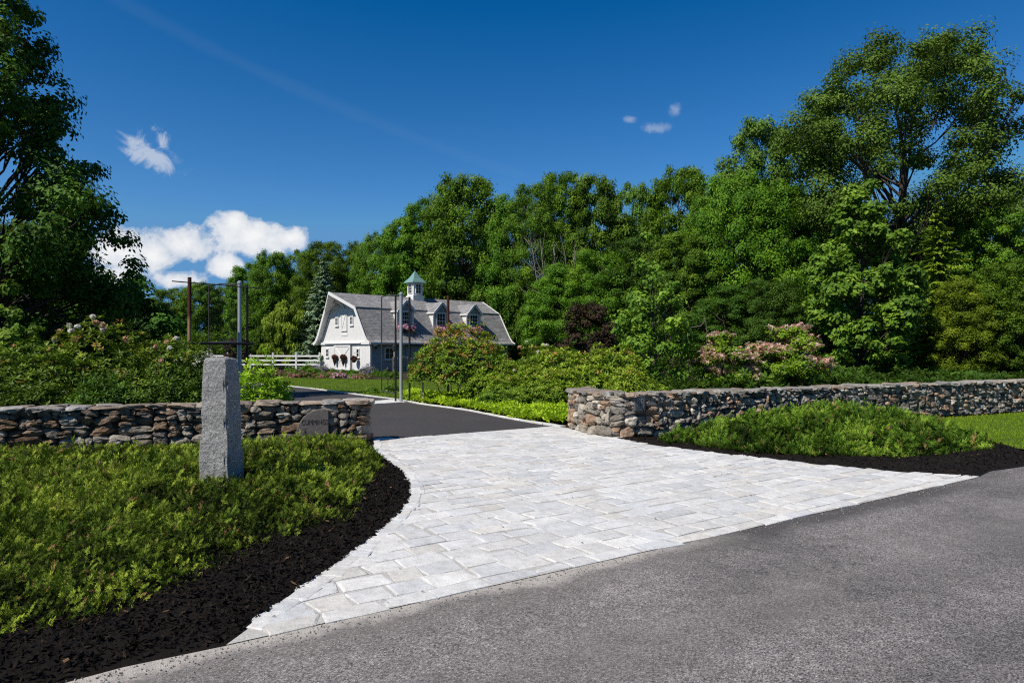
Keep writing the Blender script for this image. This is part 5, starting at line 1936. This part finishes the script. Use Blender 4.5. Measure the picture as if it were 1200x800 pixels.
b = MB(); b.box(-0.02, 0.14, -0.035, -0.002, 0, 2.2); b.box(-0.035, -0.002, -0.035, 0.14, 0, 2.2); b.build('corner_board', M['white_paint'], parent=barn)
b = MB(); b.box(Lb - 0.14, Lb + 0.02, -0.03, 0.0, 0, 2.3)
b.build('corner_board', M['white_paint'], parent=barn)
b = MB(); b.box(-0.13, -0.003, -0.05, Wb + 0.02, 2.28, 2.50); b.box(-0.20, -0.132, 1.3, 7.6, 2.36, 2.43)
b.build('belt_board', M['white_paint'], parent=barn)
b = MB()      # hood brackets and hoist beam under the prow
b.beam((-1.1, Wb / 2, 6.35), (0.0, Wb / 2, 6.35), 0.14); b.beam((-0.42, Wb / 2 - 1.25, 6.02), (-0.42, Wb / 2 + 1.25, 6.02), 0.12); b.beam((-0.95, Wb / 2, 6.3), (-0.02, Wb / 2, 5.5), 0.10)
b.build('hay_hood_beam', M['white_paint'], parent=barn)
b = MB(); b.beam((-1.42, Wb / 2, 6.63), (-1.0, Wb / 2 + 0.9, 6.22), 0.01, 0.01)
b = MB(); b.box(-0.3, 3.0, Wb + 0.35, Wb + 2.2, 2.30, 2.44); b.box(2.8, 2.95, Wb + 2.0, Wb + 2.15, 0, 2.3); b.box(-0.25, -0.1, Wb + 2.0, Wb + 2.15, 0, 2.3)
b.build('rear_porch', M['white_paint'], parent=barn)


def window(fn, a, z, w, h, cols, rows, parent, sill=True, fr_w=0.11, name='window', pane_in=0.03):
    b = MB()
    bx = lambda a0, a1, z0, z1, o0, o1: b.prism([(a0, z0), (a1, z0), (a1, z1), (a0, z1)], fn, o0, o1)
    t_ = fr_w
    bx(a - w / 2 - t_, a - w / 2, z - h / 2 - t_, z + h / 2 + t_, 0.002, 0.07); bx(a + w / 2, a + w / 2 + t_, z - h / 2 - t_, z + h / 2 + t_, 0.002, 0.07)
    bx(a - w / 2, a + w / 2, z + h / 2, z + h / 2 + t_, 0.002, 0.065); bx(a - w / 2, a + w / 2, z - h / 2 - t_, z - h / 2, 0.002, 0.065)
    for i in range(1, cols):
        q = a - w / 2 + w * i / cols; bx(q - 0.016, q + 0.016, z - h / 2, z + h / 2, 0.03, 0.052)
    for i in range(1, rows):
        q = z - h / 2 + h * i / rows; k = 0.03 if rows == 4 and i == 2 else 0.016
        bx(a - w / 2, a + w / 2, q - k, q + k, 0.032, 0.05)
    wo_ = b.build(name, M['white_paint'], parent=parent)
    p = MB(); p.prism([(a - w / 2, z - h / 2), (a + w / 2, z - h / 2), (a + w / 2, z + h / 2), (a - w / 2, z + h / 2)], fn, 0.004, pane_in)
    p.build('pane', M['glass'], parent=wo_)
    if sill:
        s_ = MB(); s_.prism([(a - w / 2 - t_ - 0.05, z - h / 2 - t_ - 0.07), (a + w / 2 + t_ + 0.05, z - h / 2 - t_ - 0.07), (a + w / 2 + t_ + 0.05, z - h / 2 - t_ - 0.002), (a - w / 2 - t_ - 0.05, z - h / 2 - t_ - 0.002)], fn, 0.002, 0.12)
        s_.build('sill', M['white_paint'], parent=wo_)
    return wo_


window(fr(0.0), 1.85, 1.50, 0.78, 0.85, 2, 2, barn)
window(fr(0.0), 5.75, 1.62, 0.70, 0.80, 2, 2, barn)
window(fr(0.0), 9.3, 1.62, 0.78, 0.85, 2, 2, barn)
window(fr(0.0), 13.7, 1.60, 0.78, 0.85, 2, 2, barn)
window(ga(0.0), 1.95, 1.55, 0.34, 0.62, 1, 2, barn, fr_w=0.08)
window(ga(0.0), 7.35, 1.55, 0.34, 0.62, 1, 2, barn, fr_w=0.08)
window(ga(0.0), 3.0, 4.35, 0.40, 0.62, 2, 2, barn, fr_w=0.09)
window(ga(0.0), 5.6, 4.35, 0.40, 0.62, 2, 2, barn, fr_w=0.09)


def braced_door(fn, a0, a1, z0, z1, name, mat, o=0.07, brace='x', parent=barn):
    b = MB()
    b.prism([(a0, z0), (a1, z0), (a1, z1), (a0, z1)], fn, 0.004, o)
    d = b.build(name, mat, parent=parent)
    c = MB(); w = 0.13
    R4 = [(a0, a1, z0, z0 + w), (a0, a1, z1 - w, z1), (a0, a0 + w, z0 + w + 0.002, z1 - w - 0.002), (a1 - w, a1, z0 + w + 0.002, z1 - w - 0.002)]
    for p0, p1, q0, q1 in R4:
        c.prism([(p0, q0), (p1, q0), (p1, q1), (p0, q1)], fn, o + 0.002, o + 0.035)
    for s_ in (0, 1):
        p0, p1 = (a0 + w, a1 - w) if s_ == 0 else (a1 - w, a0 + w)
        A_, B_ = np.array((p0, z0 + w)), np.array((p1, z1 - w))
        dd = (B_ - A_) / np.linalg.norm(B_ - A_); nn_ = np.array((-dd[1], dd[0])) * 0.055
        c.prism([tuple(A_ - nn_), tuple(B_ - nn_), tuple(B_ + nn_), tuple(A_ + nn_)], fn, o + 0.003 + 0.004 * s_, o + 0.030 + 0.004 * s_)
    c.build('door_brace', M['white_paint'], parent=d)
    return d


braced_door(ga(0.0), 3.15, 6.05, 0.05, 2.22, 'door', M['white_boards'])
b = MB(); b.prism([(2.95, 0.05), (3.10, 0.05), (3.10, 2.2), (2.95, 2.2)], ga(0.0), 0.003, 0.012)
b.build('door_gap', M['black_steel'], parent=barn)
braced_door(ga(0.0), 3.78, 4.82, 3.45, 5.35, 'loft_door', M['white_boards'], 0.06)
b = MB(); b.prism([(3.72, 3.05), (4.88, 3.05), (4.88, 3.28), (3.72, 3.28)], ga(0.0), 0.003, 0.03)
b.build('name_board', M['white_paint'], parent=barn)
b = MB(); b.prism([(3.5, 0.05), (5.0, 0.05), (5.0, 2.1), (3.5, 2.1)], fr(0.0), 0.004, 0.06)
sdr = b.build('side_door', M['grey_boards'], parent=barn)
b = MB(); b.prism([(3.4, 2.14), (6.4, 2.14), (6.4, 2.22), (3.4, 2.22)], fr(0.0), 0.004, 0.10)
b.build('door_track', M['iron'], parent=sdr)
b = MB(); b.tube([(0.0, -0.003, 1.95), (-0.02, -0.2, 2.02), (-0.02, -0.3, 1.95)], 0.02, 6); b.tube([(-0.02, -0.3, 1.95), (-0.02, -0.3, 1.86), (-0.02, -0.3, 1.80)], [0.04, 0.14, 0.16], 8)
lamp = b.build('wall_lamp', M['iron'], parent=barn); lamp.location = (0.35, 0, 0.12)
# dormers
for xc in (3.9, 7.8, 11.7):
    hw, ze, zp, yf = 0.80, 5.32, 6.18, 0.62
    b = MB()
    b.prism([(xc - hw, 3.3), (xc + hw, 3.3), (xc + hw, ze), (xc, zp - 0.06), (xc - hw, ze)], lambda p, q, d: (p, d, q), yf + 0.02, 3.4)
    dm = b.build('dormer', M['white_boards'], parent=barn)
    b = MB(); b.prism([(xc - hw + 0.003, 3.42), (xc + hw - 0.003, 3.42), (xc + hw - 0.003, ze - 0.01), (xc, zp - 0.08), (xc - hw + 0.003, ze - 0.01)], lambda p, q, d: (p, d, q), yf, yf + 0.018)
    b.build('dormer_front', M['grey_boards'], parent=dm)
    b = MB()
    for sg in (-1, 1):
        P0 = (xc, zp + 0.02); P1 = (xc + sg * (hw + 0.11), ze - 0.08)
        b.add([(P0[0], yf - 0.25, P0[1]), (P1[0], yf - 0.25, P1[1]), (P1[0], 3.55, P1[1]), (P0[0], 3.55, P0[1]),
               (P0[0], yf - 0.25, P0[1] - 0.1), (P1[0], yf - 0.25, P1[1] - 0.1), (P1[0], 3.55, P1[1] - 0.1), (P0[0], 3.55, P0[1] - 0.1)],
              [[0, 1, 2, 3], [7, 6, 5, 4], [0, 4, 5, 1], [2, 6, 7, 3], [1, 5, 6, 2]])
    b.build('dormer_roof', M['shingle'], parent=dm)
    b = MB()
    for sg in (-1, 1):
        b.beam((xc, yf - 0.28, zp - 0.06), (xc + sg * (hw + 0.12), yf - 0.28, ze - 0.17), 0.05, 0.20)
        b.box(xc + sg * hw - 0.09, xc + sg * hw + 0.09, yf - 0.035, yf - 0.002, 3.45, ze - 0.05)
        b.beam((xc + sg * (hw + 0.12), yf - 0.25, ze - 0.14), (xc + sg * (hw + 0.12), 1.7, ze - 0.14), 0.05, 0.12)
    b.build('dormer_trim', M['white_paint'], parent=dm)
    window(fr(yf), xc, 4.45, 0.86, 1.35, 3, 4, dm, sill=False, fr_w=0.14)
    b = MB(); b.box(xc - 0.72, xc + 0.72, yf - 0.38, yf - 0.08, 3.48, 3.70)
    bxo = b.build('window_box', M['coir'], parent=dm)
    r = np.random.default_rng(int(xc * 10))
    m = 260
    p = np.column_stack([r.uniform(xc - 0.80, xc + 0.80, m), yf - 0.23 + r.normal(0, 0.16, m), 3.68 + r.normal(0.06, 0.13, m)])
    keep = rng; rng = r
    v, f = scatter(FL_V, FL_F, p, r.normal(0, 0.5, (m, 3)) + np.array((0, -0.5, 0.7)), r.uniform(0.08, 0.14, m))
    b = MB().add(v, f, np.repeat(r.random(m), 4)); b.build('flowers', M['petal_pink'], parent=bxo, recalc=False)
    m = 160
    p = np.column_stack([r.uniform(xc - 0.8, xc + 0.8, m), yf - 0.23 + r.normal(0, 0.15, m), 3.55 + r.normal(0.0, 0.15, m)])
    v, f = scatter(RO_V, RO_F, p, r.normal(0, 0.6, (m, 3)) + np.array((0, -0.3, 0.6)), r.uniform(0.08, 0.14, m))
    b = MB().add(v, f, np.repeat(r.uniform(0.1, 0.5, m), len(RO_F))); b.build('greenery', M['leaf_under'], parent=bxo, recalc=False)
    rng = keep
# cupola
cx0, cy0 = 7.5, Wb / 2
b = MB(); b.box(cx0 - 0.62, cx0 + 0.62, cy0 - 0.62, cy0 + 0.62, 6.2, 6.98)
cup = b.build('cupola', M['white_paint'], parent=barn)
b = MB(); b.box(cx0 - 0.52, cx0 + 0.52, cy0 - 0.52, cy0 + 0.52, 6.982, 8.2); b.build('cupola_body', M['white_paint'], parent=cup)
b = MB()
ring = [(0.80, 8.2), (0.74, 8.3), (0.46, 8.62), (0.22, 9.0), (0.03, 9.35)]
V = [(cx0 + sx * r, cy0 + sy * r, z) for r, z in ring for sx, sy in ((-1, -1), (1, -1), (1, 1), (-1, 1))]
F = [[4 * k + i, 4 * k + (i + 1) % 4, 4 * k + 4 + (i + 1) % 4, 4 * k + 4 + i] for k in range(len(ring) - 1) for i in range(4)] + [[3, 2, 1, 0], [16, 17, 18, 19]]
b.add(V, F); b.tube([(cx0, cy0, 9.3), (cx0, cy0, 9.5)], [0.03, 0.01], 6)
b.build('cupola_roof', M['copper'], parent=cup)
window(fr(cy0 - 0.52), cx0, 7.62, 0.52, 0.80, 2, 3, cup, sill=False, fr_w=0.05)
window(ga(cx0 - 0.52), cy0, 7.62, 0.52, 0.80, 2, 3, cup, sill=False, fr_w=0.05)


# flower cones and the basket hanging on the gable (lifted off: things of their own)
def barn_pt(x, y, z):
    return (CX + x * math.cos(TH) - y * math.sin(TH), CY + x * math.sin(TH) + y * math.cos(TH), z)


def hanging(name, loc, label, cone, mats, seed):
    global rng
    keep, rng = rng, np.random.default_rng(seed)
    root = empty(name, loc, TH, label, 'hanging flowers')
    b = MB()
    if cone:
        b.tube([(0, 0, 0.0), (0, 0, -0.3), (0, 0, -0.75)], [0.22, 0.17, 0.02], 10)
    else:
        b.tube([(0, 0, 0.0), (0, 0, -0.15), (0, 0, -0.28)], [0.26, 0.22, 0.08], 10)
        b.tube([(0, 0, 0), (0.0, 0, 0.55)], 0.012, 4); b.tube([(0, 0, 0.55), (0.3, 0, 0.6)], 0.015, 4)
    b.build('basket', M['coir'], parent=root)
    m = 50
    p = rand_dirs(m) * np.array([0.20, 0.24, 0.17]) + np.array([0, 0, 0.06])
    v, f = scatter(RO_V, RO_F, p, rand_dirs(m) + np.array([-0.4, 0, 0.5]), 0.12)
    MB().add(v, f, np.repeat(rng.uniform(0.1, 0.6, m), len(RO_F))).build('greenery', M['leaf_under'], parent=root, recalc=False)
    m = 100
    p = rand_dirs(m) * np.array([0.24, 0.28, 0.22]) + np.array([0, 0, 0.05])
    v, f = scatter(FL_V, FL_F, p, rand_dirs(m) + np.array([-0.6, 0, 0.4]), 0.09)
    MB().add(v, f, np.repeat(rng.random(m), 4)).build('flowers', mats, parent=root, recalc=False)
    rng = keep
    return root


hanging('flower_cone', barn_pt(-0.32, 5.45, 1.12), 'cone of dark flowers on the left half of the big barn door', True, M['petal_red'], 71)
hanging('flower_cone', barn_pt(-0.32, 3.95, 1.12), 'cone of dark flowers with pale bits on the right half of the big barn door', True, M['petal_red'], 72)
hanging('hanging_basket', barn_pt(-0.42, 1.95, 1.0), 'round basket of dark red flowers hanging right of the big barn door', False, M['petal_red'], 73)

# ------------------------------------------------------------------ fences by the barn
fb = empty('rail_fence', (0, 0, 0), 0, 'white three-rail fence left of the barn', 'fence')
p0 = np.array(barn_pt(-0.4, Wb + 0.3, 0))[:2]
FD = 62.0
F0 = np.array((PX(374.5, FD + 1.0), FD + 1.0)); F1 = np.array((PX(190, 66), 66.0))
nseg = 7
pts = [F0 + (F1 - F0) * i / nseg for i in range(nseg + 1)]
for i, p in enumerate(pts):
    b = MB(); b.box(p[0] - 0.075, p[0] + 0.075, p[1] - 0.075, p[1] + 0.075, 0, 1.48)
    b.prism([(-0.1, 1.482), (0.1, 1.482), (0.0, 1.60)], lambda u_, z_, d_: (p[0] + u_, p[1] + d_, z_), -0.1, 0.1)
    b.build('fence_post', M['white_paint'], parent=fb)
for i in range(nseg):
    a, c = pts[i], pts[i + 1]
    dd = (c - a) / np.linalg.norm(c - a)
    for z in (0.45, 0.85, 1.25):
        b = MB(); b.beam((*(a + dd * 0.077), z), (*(c - dd * 0.077), z), 0.045, 0.15)
        b.build('rail', M['white_paint'], parent=fb)
pk = empty('picket_fence', (0, 0, 0), 0, 'weathered grey picket fence in front of the barn', 'fence')
q0 = np.array(barn_pt(0.1, -3.2, 0))[:2]; q1 = np.array(barn_pt(6.2, -3.2, 0))[:2]
dq = (q1 - q0) / np.linalg.norm(q1 - q0); Lq = np.linalg.norm(q1 - q0)
b = MB()
u = 0.0
while u < Lq:
    p = q0 + dq * u; h = 1.22 + rng.normal(0, 0.07); w = 0.075
    tl = rng.normal(0, 0.02)
    fn = lambda s_, z_, d_: (p[0] + dq[0] * (s_ + tl * z_) + dq[1] * d_, p[1] + dq[1] * (s_ + tl * z_) - dq[0] * d_, z_)
    b.prism([(-w / 2, 0.05), (w / 2, 0.05), (w / 2, h - 0.08), (0, h), (-w / 2, h - 0.08)], fn, 0, 0.025)
    u += rng.uniform(0.15, 0.19)
b.build('pickets', M['weathered'], parent=pk)
for z in (0.4, 0.95):
    b = MB(); b.beam((*(q0 - np.array((dq[1], -dq[0])) * 0.04), z), (*(q1 - np.array((dq[1], -dq[0])) * 0.04), z), 0.05, 0.09); b.build('rail', M['weathered'], parent=pk)
bh = empty('birdhouse_post', (*barn_pt(0.7, -2.6, 0)[:2], 0), TH, 'weathered post carrying a dark birdhouse, at the barn corner', 'birdhouse')
b = MB(); b.box(-0.07, 0.07, -0.07, 0.07, 0, 1.75); b.build('post', M['weathered'], parent=bh)
b = MB(); b.prism([(-0.16, 1.75), (0.16, 1.75), (0.16, 2.1), (0, 2.3), (-0.16, 2.1)], lambda p, q, d: (p, d, q), -0.16, 0.16); b.build('birdhouse', M['iron'], parent=bh)

# ------------------------------------------------------------------ gate with its posts and fence panels
gL = np.array((-7.5, 18.8)); gR = np.array((-3.64, 22.4))
gl = (gR - gL) / np.linalg.norm(gR - gL)


def pole(name, xy, z1, r, mat, label, cat='post', group=None, cap=True):
    root = empty(name, (xy[0], xy[1], 0), 0, label, cat, group)
    b = MB(); b.tube([(0, 0, 0), (0, 0, z1 * 0.5), (0, 0, z1)], r, 12); b.build('pole', mat, parent=root, smooth=False)
    if cap:
        b = MB(); b.tube([(0, 0, z1 - 0.03), (0, 0, z1 + 0.02), (0, 0, z1 + 0.05)], [r * 1.25, r * 1.2, r * 0.5], 12); b.build('cap', mat, parent=root)
    return root


def gate_side(side, base, out, leaf_end, rustd, lab):
    pole('gate_post', base, 3.55, 0.054, M['galv'], f'round galvanised steel post at the {lab} side of the gate')
    bp = base + np.array((0.17, 0.10)) if side == 'l' else base + np.array((-0.20, 0.12))
    pole('steel_post', bp, 3.50, 0.032, M['black_steel'], f'black steel post standing against the {lab} galvanised gate post', cap=False)
    rp = base + out * rustd
    pole('rusty_pole', rp, 3.60, 0.048, M['rust'], f'rust-brown steel pole at the {lab} end of the gate fence', cap=False)
    pr = empty('fence_rail', (base[0], base[1], 0), 0, f'black steel rails joining the {lab} rusty pole to the gate post', 'fence')
    d = rp - base
    dn = d / np.linalg.norm(d)
    a = np.array((0, 0)) - dn * (0.35 if side == 'l' else -0.05); c = d + dn * 0.30
    off = np.array((dn[1], -dn[0])) * 0.10
    if off[1] > 0: off = -off
    b = MB(); b.tube([(*(a + off), 1.87), (*(c * 1.0 + off), 1.87)], 0.032, 8); b.build('rail', M['black_steel'], parent=pr)
    if side == 'l':
        b = MB(); b.tube([(*(a * 1.6 + off), 3.42), (*(c * 1.1 + off), 3.46)], 0.015, 8); b.build('rail', M['dark_steel'], parent=pr)
    lf = empty('gate_leaf', (base[0], base[1], 0), 0, f'open {lab} gate leaf of thin dark tube and wire mesh', 'gate leaf')
    e = leaf_end - base
    b = MB()
    for s_ in (0.03, 0.5, 1.0):
        if s_ == 0.5: continue
        b.tube([(*(e * s_), 0.25), (*(e * s_), 3.62)], 0.02, 8)
    for z in (0.25, 1.93, 3.62):
        b.tube([(*(e * 0.03), z - (0.12 if z > 3 else 0)), (*(e * 0.6), z), (*e, z)], 0.018, 8)
    b.build('frame', M['dark_steel'], parent=lf)
    b = MB()
    for i in range(1, 16):
        b.beam((*(e * (0.03 + 0.97 * i / 16)), 0.26), (*(e * (0.03 + 0.97 * i / 16)), 3.56), 0.0014)
    for i in range(1, 24):
        b.beam((*(e * 0.03), 0.25 + 3.3 * i / 24), (*e, 0.25 + 3.3 * i / 24), 0.0014)
    b.build('wire_mesh', M['dark_steel'], parent=lf)


gate_side('l', gL, -gl, np.array((-9.1, 20.5)), 1.31, 'left')
gate_side('r', gR, gl, np.array((-4.70, 24.6)), 1.94, 'right')
# black pole right of the right gate post, and a wooden stake
pole('steel_post', gR + np.array((0.27, 0.05)), 3.45, 0.034, M['black_steel'], 'free-standing black steel pole just right of the right galvanised gate post', cap=False)
b = MB(); b.prism([(-0.03, 0), (0.03, 0), (0.03, 0.66), (0, 0.70), (-0.03, 0.66)], lambda p, q, d: (p, d, q), -0.02, 0.02)
o = b.build('wooden_stake', M['stake_wood']); o.location = (PX(490.5, 21.4) + 0.12, 21.5, 0); tag(o, 'pale wooden stake beside the driveway edging, left of the orange-tipped rhododendron', 'stake')
b = MB(); b.tube([(0, 0, 0), (0, 0, 0.9)], 0.015, 6); b.tube([(0, 0, 0.9), (0, 0, 0.95), (0, 0, 1.05)], [0.07, 0.075, 0.02], 8)
o = b.build('garden_light', M['iron']); o.location = (PX(454.5, 27), 27, 0); tag(o, 'short black garden light on the lawn left of the right gate post', 'garden light')

# ------------------------------------------------------------------ flower bed in front of the barn
BED = [(-19, 46.6), (-11.5, 42.0), (-6.3, 40.0), (-2.3, 36.4), (-2.0, 42), (-8.5, 52.5), (-13, 55.5), (-22, 56)]
put_sheet('flower_bed', BED, 0.012, M['soil'], 2.0)


def clump_mesh(seed, r, h, n, size, mats, spike=False):
    global rng
    keep, rng = rng, np.random.default_rng(seed)
    d = rand_dirs(n); d[:, 2] = np.abs(d[:, 2])
    p = d * np.array([r, r, h]) * rng.uniform(0.5, 1.0, (n, 1))
    v, f = scatter(RO_V, RO_F, p, d + np.array([0, 0, 0.8]), size * rng.uniform(0.7, 1.3, n))
    fo = MB().add(v, f, np.repeat(np.clip(0.45 + rng.normal(0, 0.12, n), 0, 0.99), len(RO_F))).mesh('foliage', M[mats[0]])
    fl = None
    if mats[1]:
        m = int(n * (0.55 if mats[1] == 'petal_rose' else 0.9))
        d = rand_dirs(m); d[:, 2] = np.abs(d[:, 2])
        p = d * np.array([r, r, h]) * rng.uniform(0.9, 1.12, (m, 1))
        if spike:
            p[:, 2] += rng.uniform(0, 0.3, m) * h
        v, f = scatter(FL_V, FL_F, p, d + np.array([0, -0.2, 0.6]), size * 0.62)
        fl = MB().add(v, f, np.repeat(rng.random(m), 4)).mesh('flowers', M[mats[1]])
    rng = keep
    return fo, fl


CL = {
    'lavender': clump_mesh(501, 0.75, 0.75, 170, 0.16, ('leaf_spruce', 'petal_lilac'), True),
    'rose': clump_mesh(502, 0.8, 0.42, 150, 0.15, ('leaf_mid', 'petal_rose')),
    'pink': clump_mesh(503, 0.65, 0.5, 140, 0.16, ('leaf_mid', 'petal_pink')),
    'green': clump_mesh(504, 0.9, 0.95, 260, 0.2, ('leaf_mid', None)),
    'lime': clump_mesh(505, 0.7, 0.7, 200, 0.18, ('leaf_bright', None)),
    'white': clump_mesh(506, 0.9, 1.3, 150, 0.2, ('leaf_under', 'petal_white')),
}
BEDP = [  # px, distance, kind, scale, name, label
    (323, 47, 'rose', 1.0, 'red_flower_clump', 'low reddish flower clump at the left end of the bed'),
    (341, 47.5, 'lime', 0.8, 'leafy_clump', 'small light green clump left of the white-fence post'),
    (348, 44.5, 'rose', 1.1, 'red_flower_clump', 'low reddish flower clump below the white fence'),
    (357, 44.5, 'rose', 0.9, 'red_flower_clump', 'low reddish flower clump below the left barn corner'),
    (360, 48, 'green', 0.75, 'leafy_clump', 'taller green clump in front of the white fence'),
    (367, 46.5, 'lime', 0.85, 'leafy_clump', 'bright green clump at the left corner of the barn gable'),
    (376, 48, 'lavender', 0.95, 'lavender_clump', 'grey-violet lavender clump by the left corner of the gable'),
    (380, 44.0, 'rose', 0.9, 'red_flower_clump', 'low dull red clump in front of the lavender'),
    (390, 48, 'green', 0.5, 'leafy_clump', 'green clump below the left half of the barn door'),
    (401, 47, 'green', 0.45, 'leafy_clump', 'green clump below the right half of the barn door'),
    (397, 43.2, 'pink', 0.8, 'pink_flower_clump', 'brightest pink flower clump in the middle of the bed'),
    (388, 43.5, 'rose', 0.9, 'red_flower_clump', 'reddish clump left of the brightest pink flowers'),
    (413, 46, 'green', 0.5, 'leafy_clump', 'green clump under the hanging basket'),
    (414, 42.5, 'pink', 0.55, 'pink_flower_clump', 'small pink flower clump right of the brightest one'),
    (425, 42, 'rose', 0.8, 'red_flower_clump', 'small red flower clump near the thin gate stile'),
    (424, 46.5, 'green', 0.5, 'leafy_clump', 'green clump left of the barn corner'),
    (432, 46.5, 'lavender', 0.9, 'lavender_clump', 'grey-violet lavender clump below the barn corner'),
    (441, 45, 'green', 0.45, 'leafy_clump', 'green clump in front of the birdhouse post'),
    (452, 44, 'green', 0.5, 'leafy_clump', 'green clump in front of the picket fence'),
    (462, 42, 'green', 0.5, 'leafy_clump', 'green clump left of the right galvanised gate post'),
    (240, 52, 'white', 1.3, 'white_flower_shrub', 'white-flowering shrub seen left of the top of the granite post'),
    (458, 27.5, 'lime', 0.55, 'leafy_clump', 'small lime green clump at the driveway edge left of the gate post'),
    (436, 27.2, 'lime', 0.4, 'leafy_clump', 'smallest lime green clump on the lawn edge by the gate'),
]
for i, (px, D, kind, s, nm, lab) in enumerate(BEDP):
    root = empty(nm, (PX(px, D), D, 0), i * 1.3, lab, 'plant', 'plants of the flower bed' if D > 40 and px > 300 else None)
    root.scale = (s, s, s)
    fo, fl = CL[kind]
    link('foliage', fo, None, root)
    if fl: link('flowers', fl, None, root)
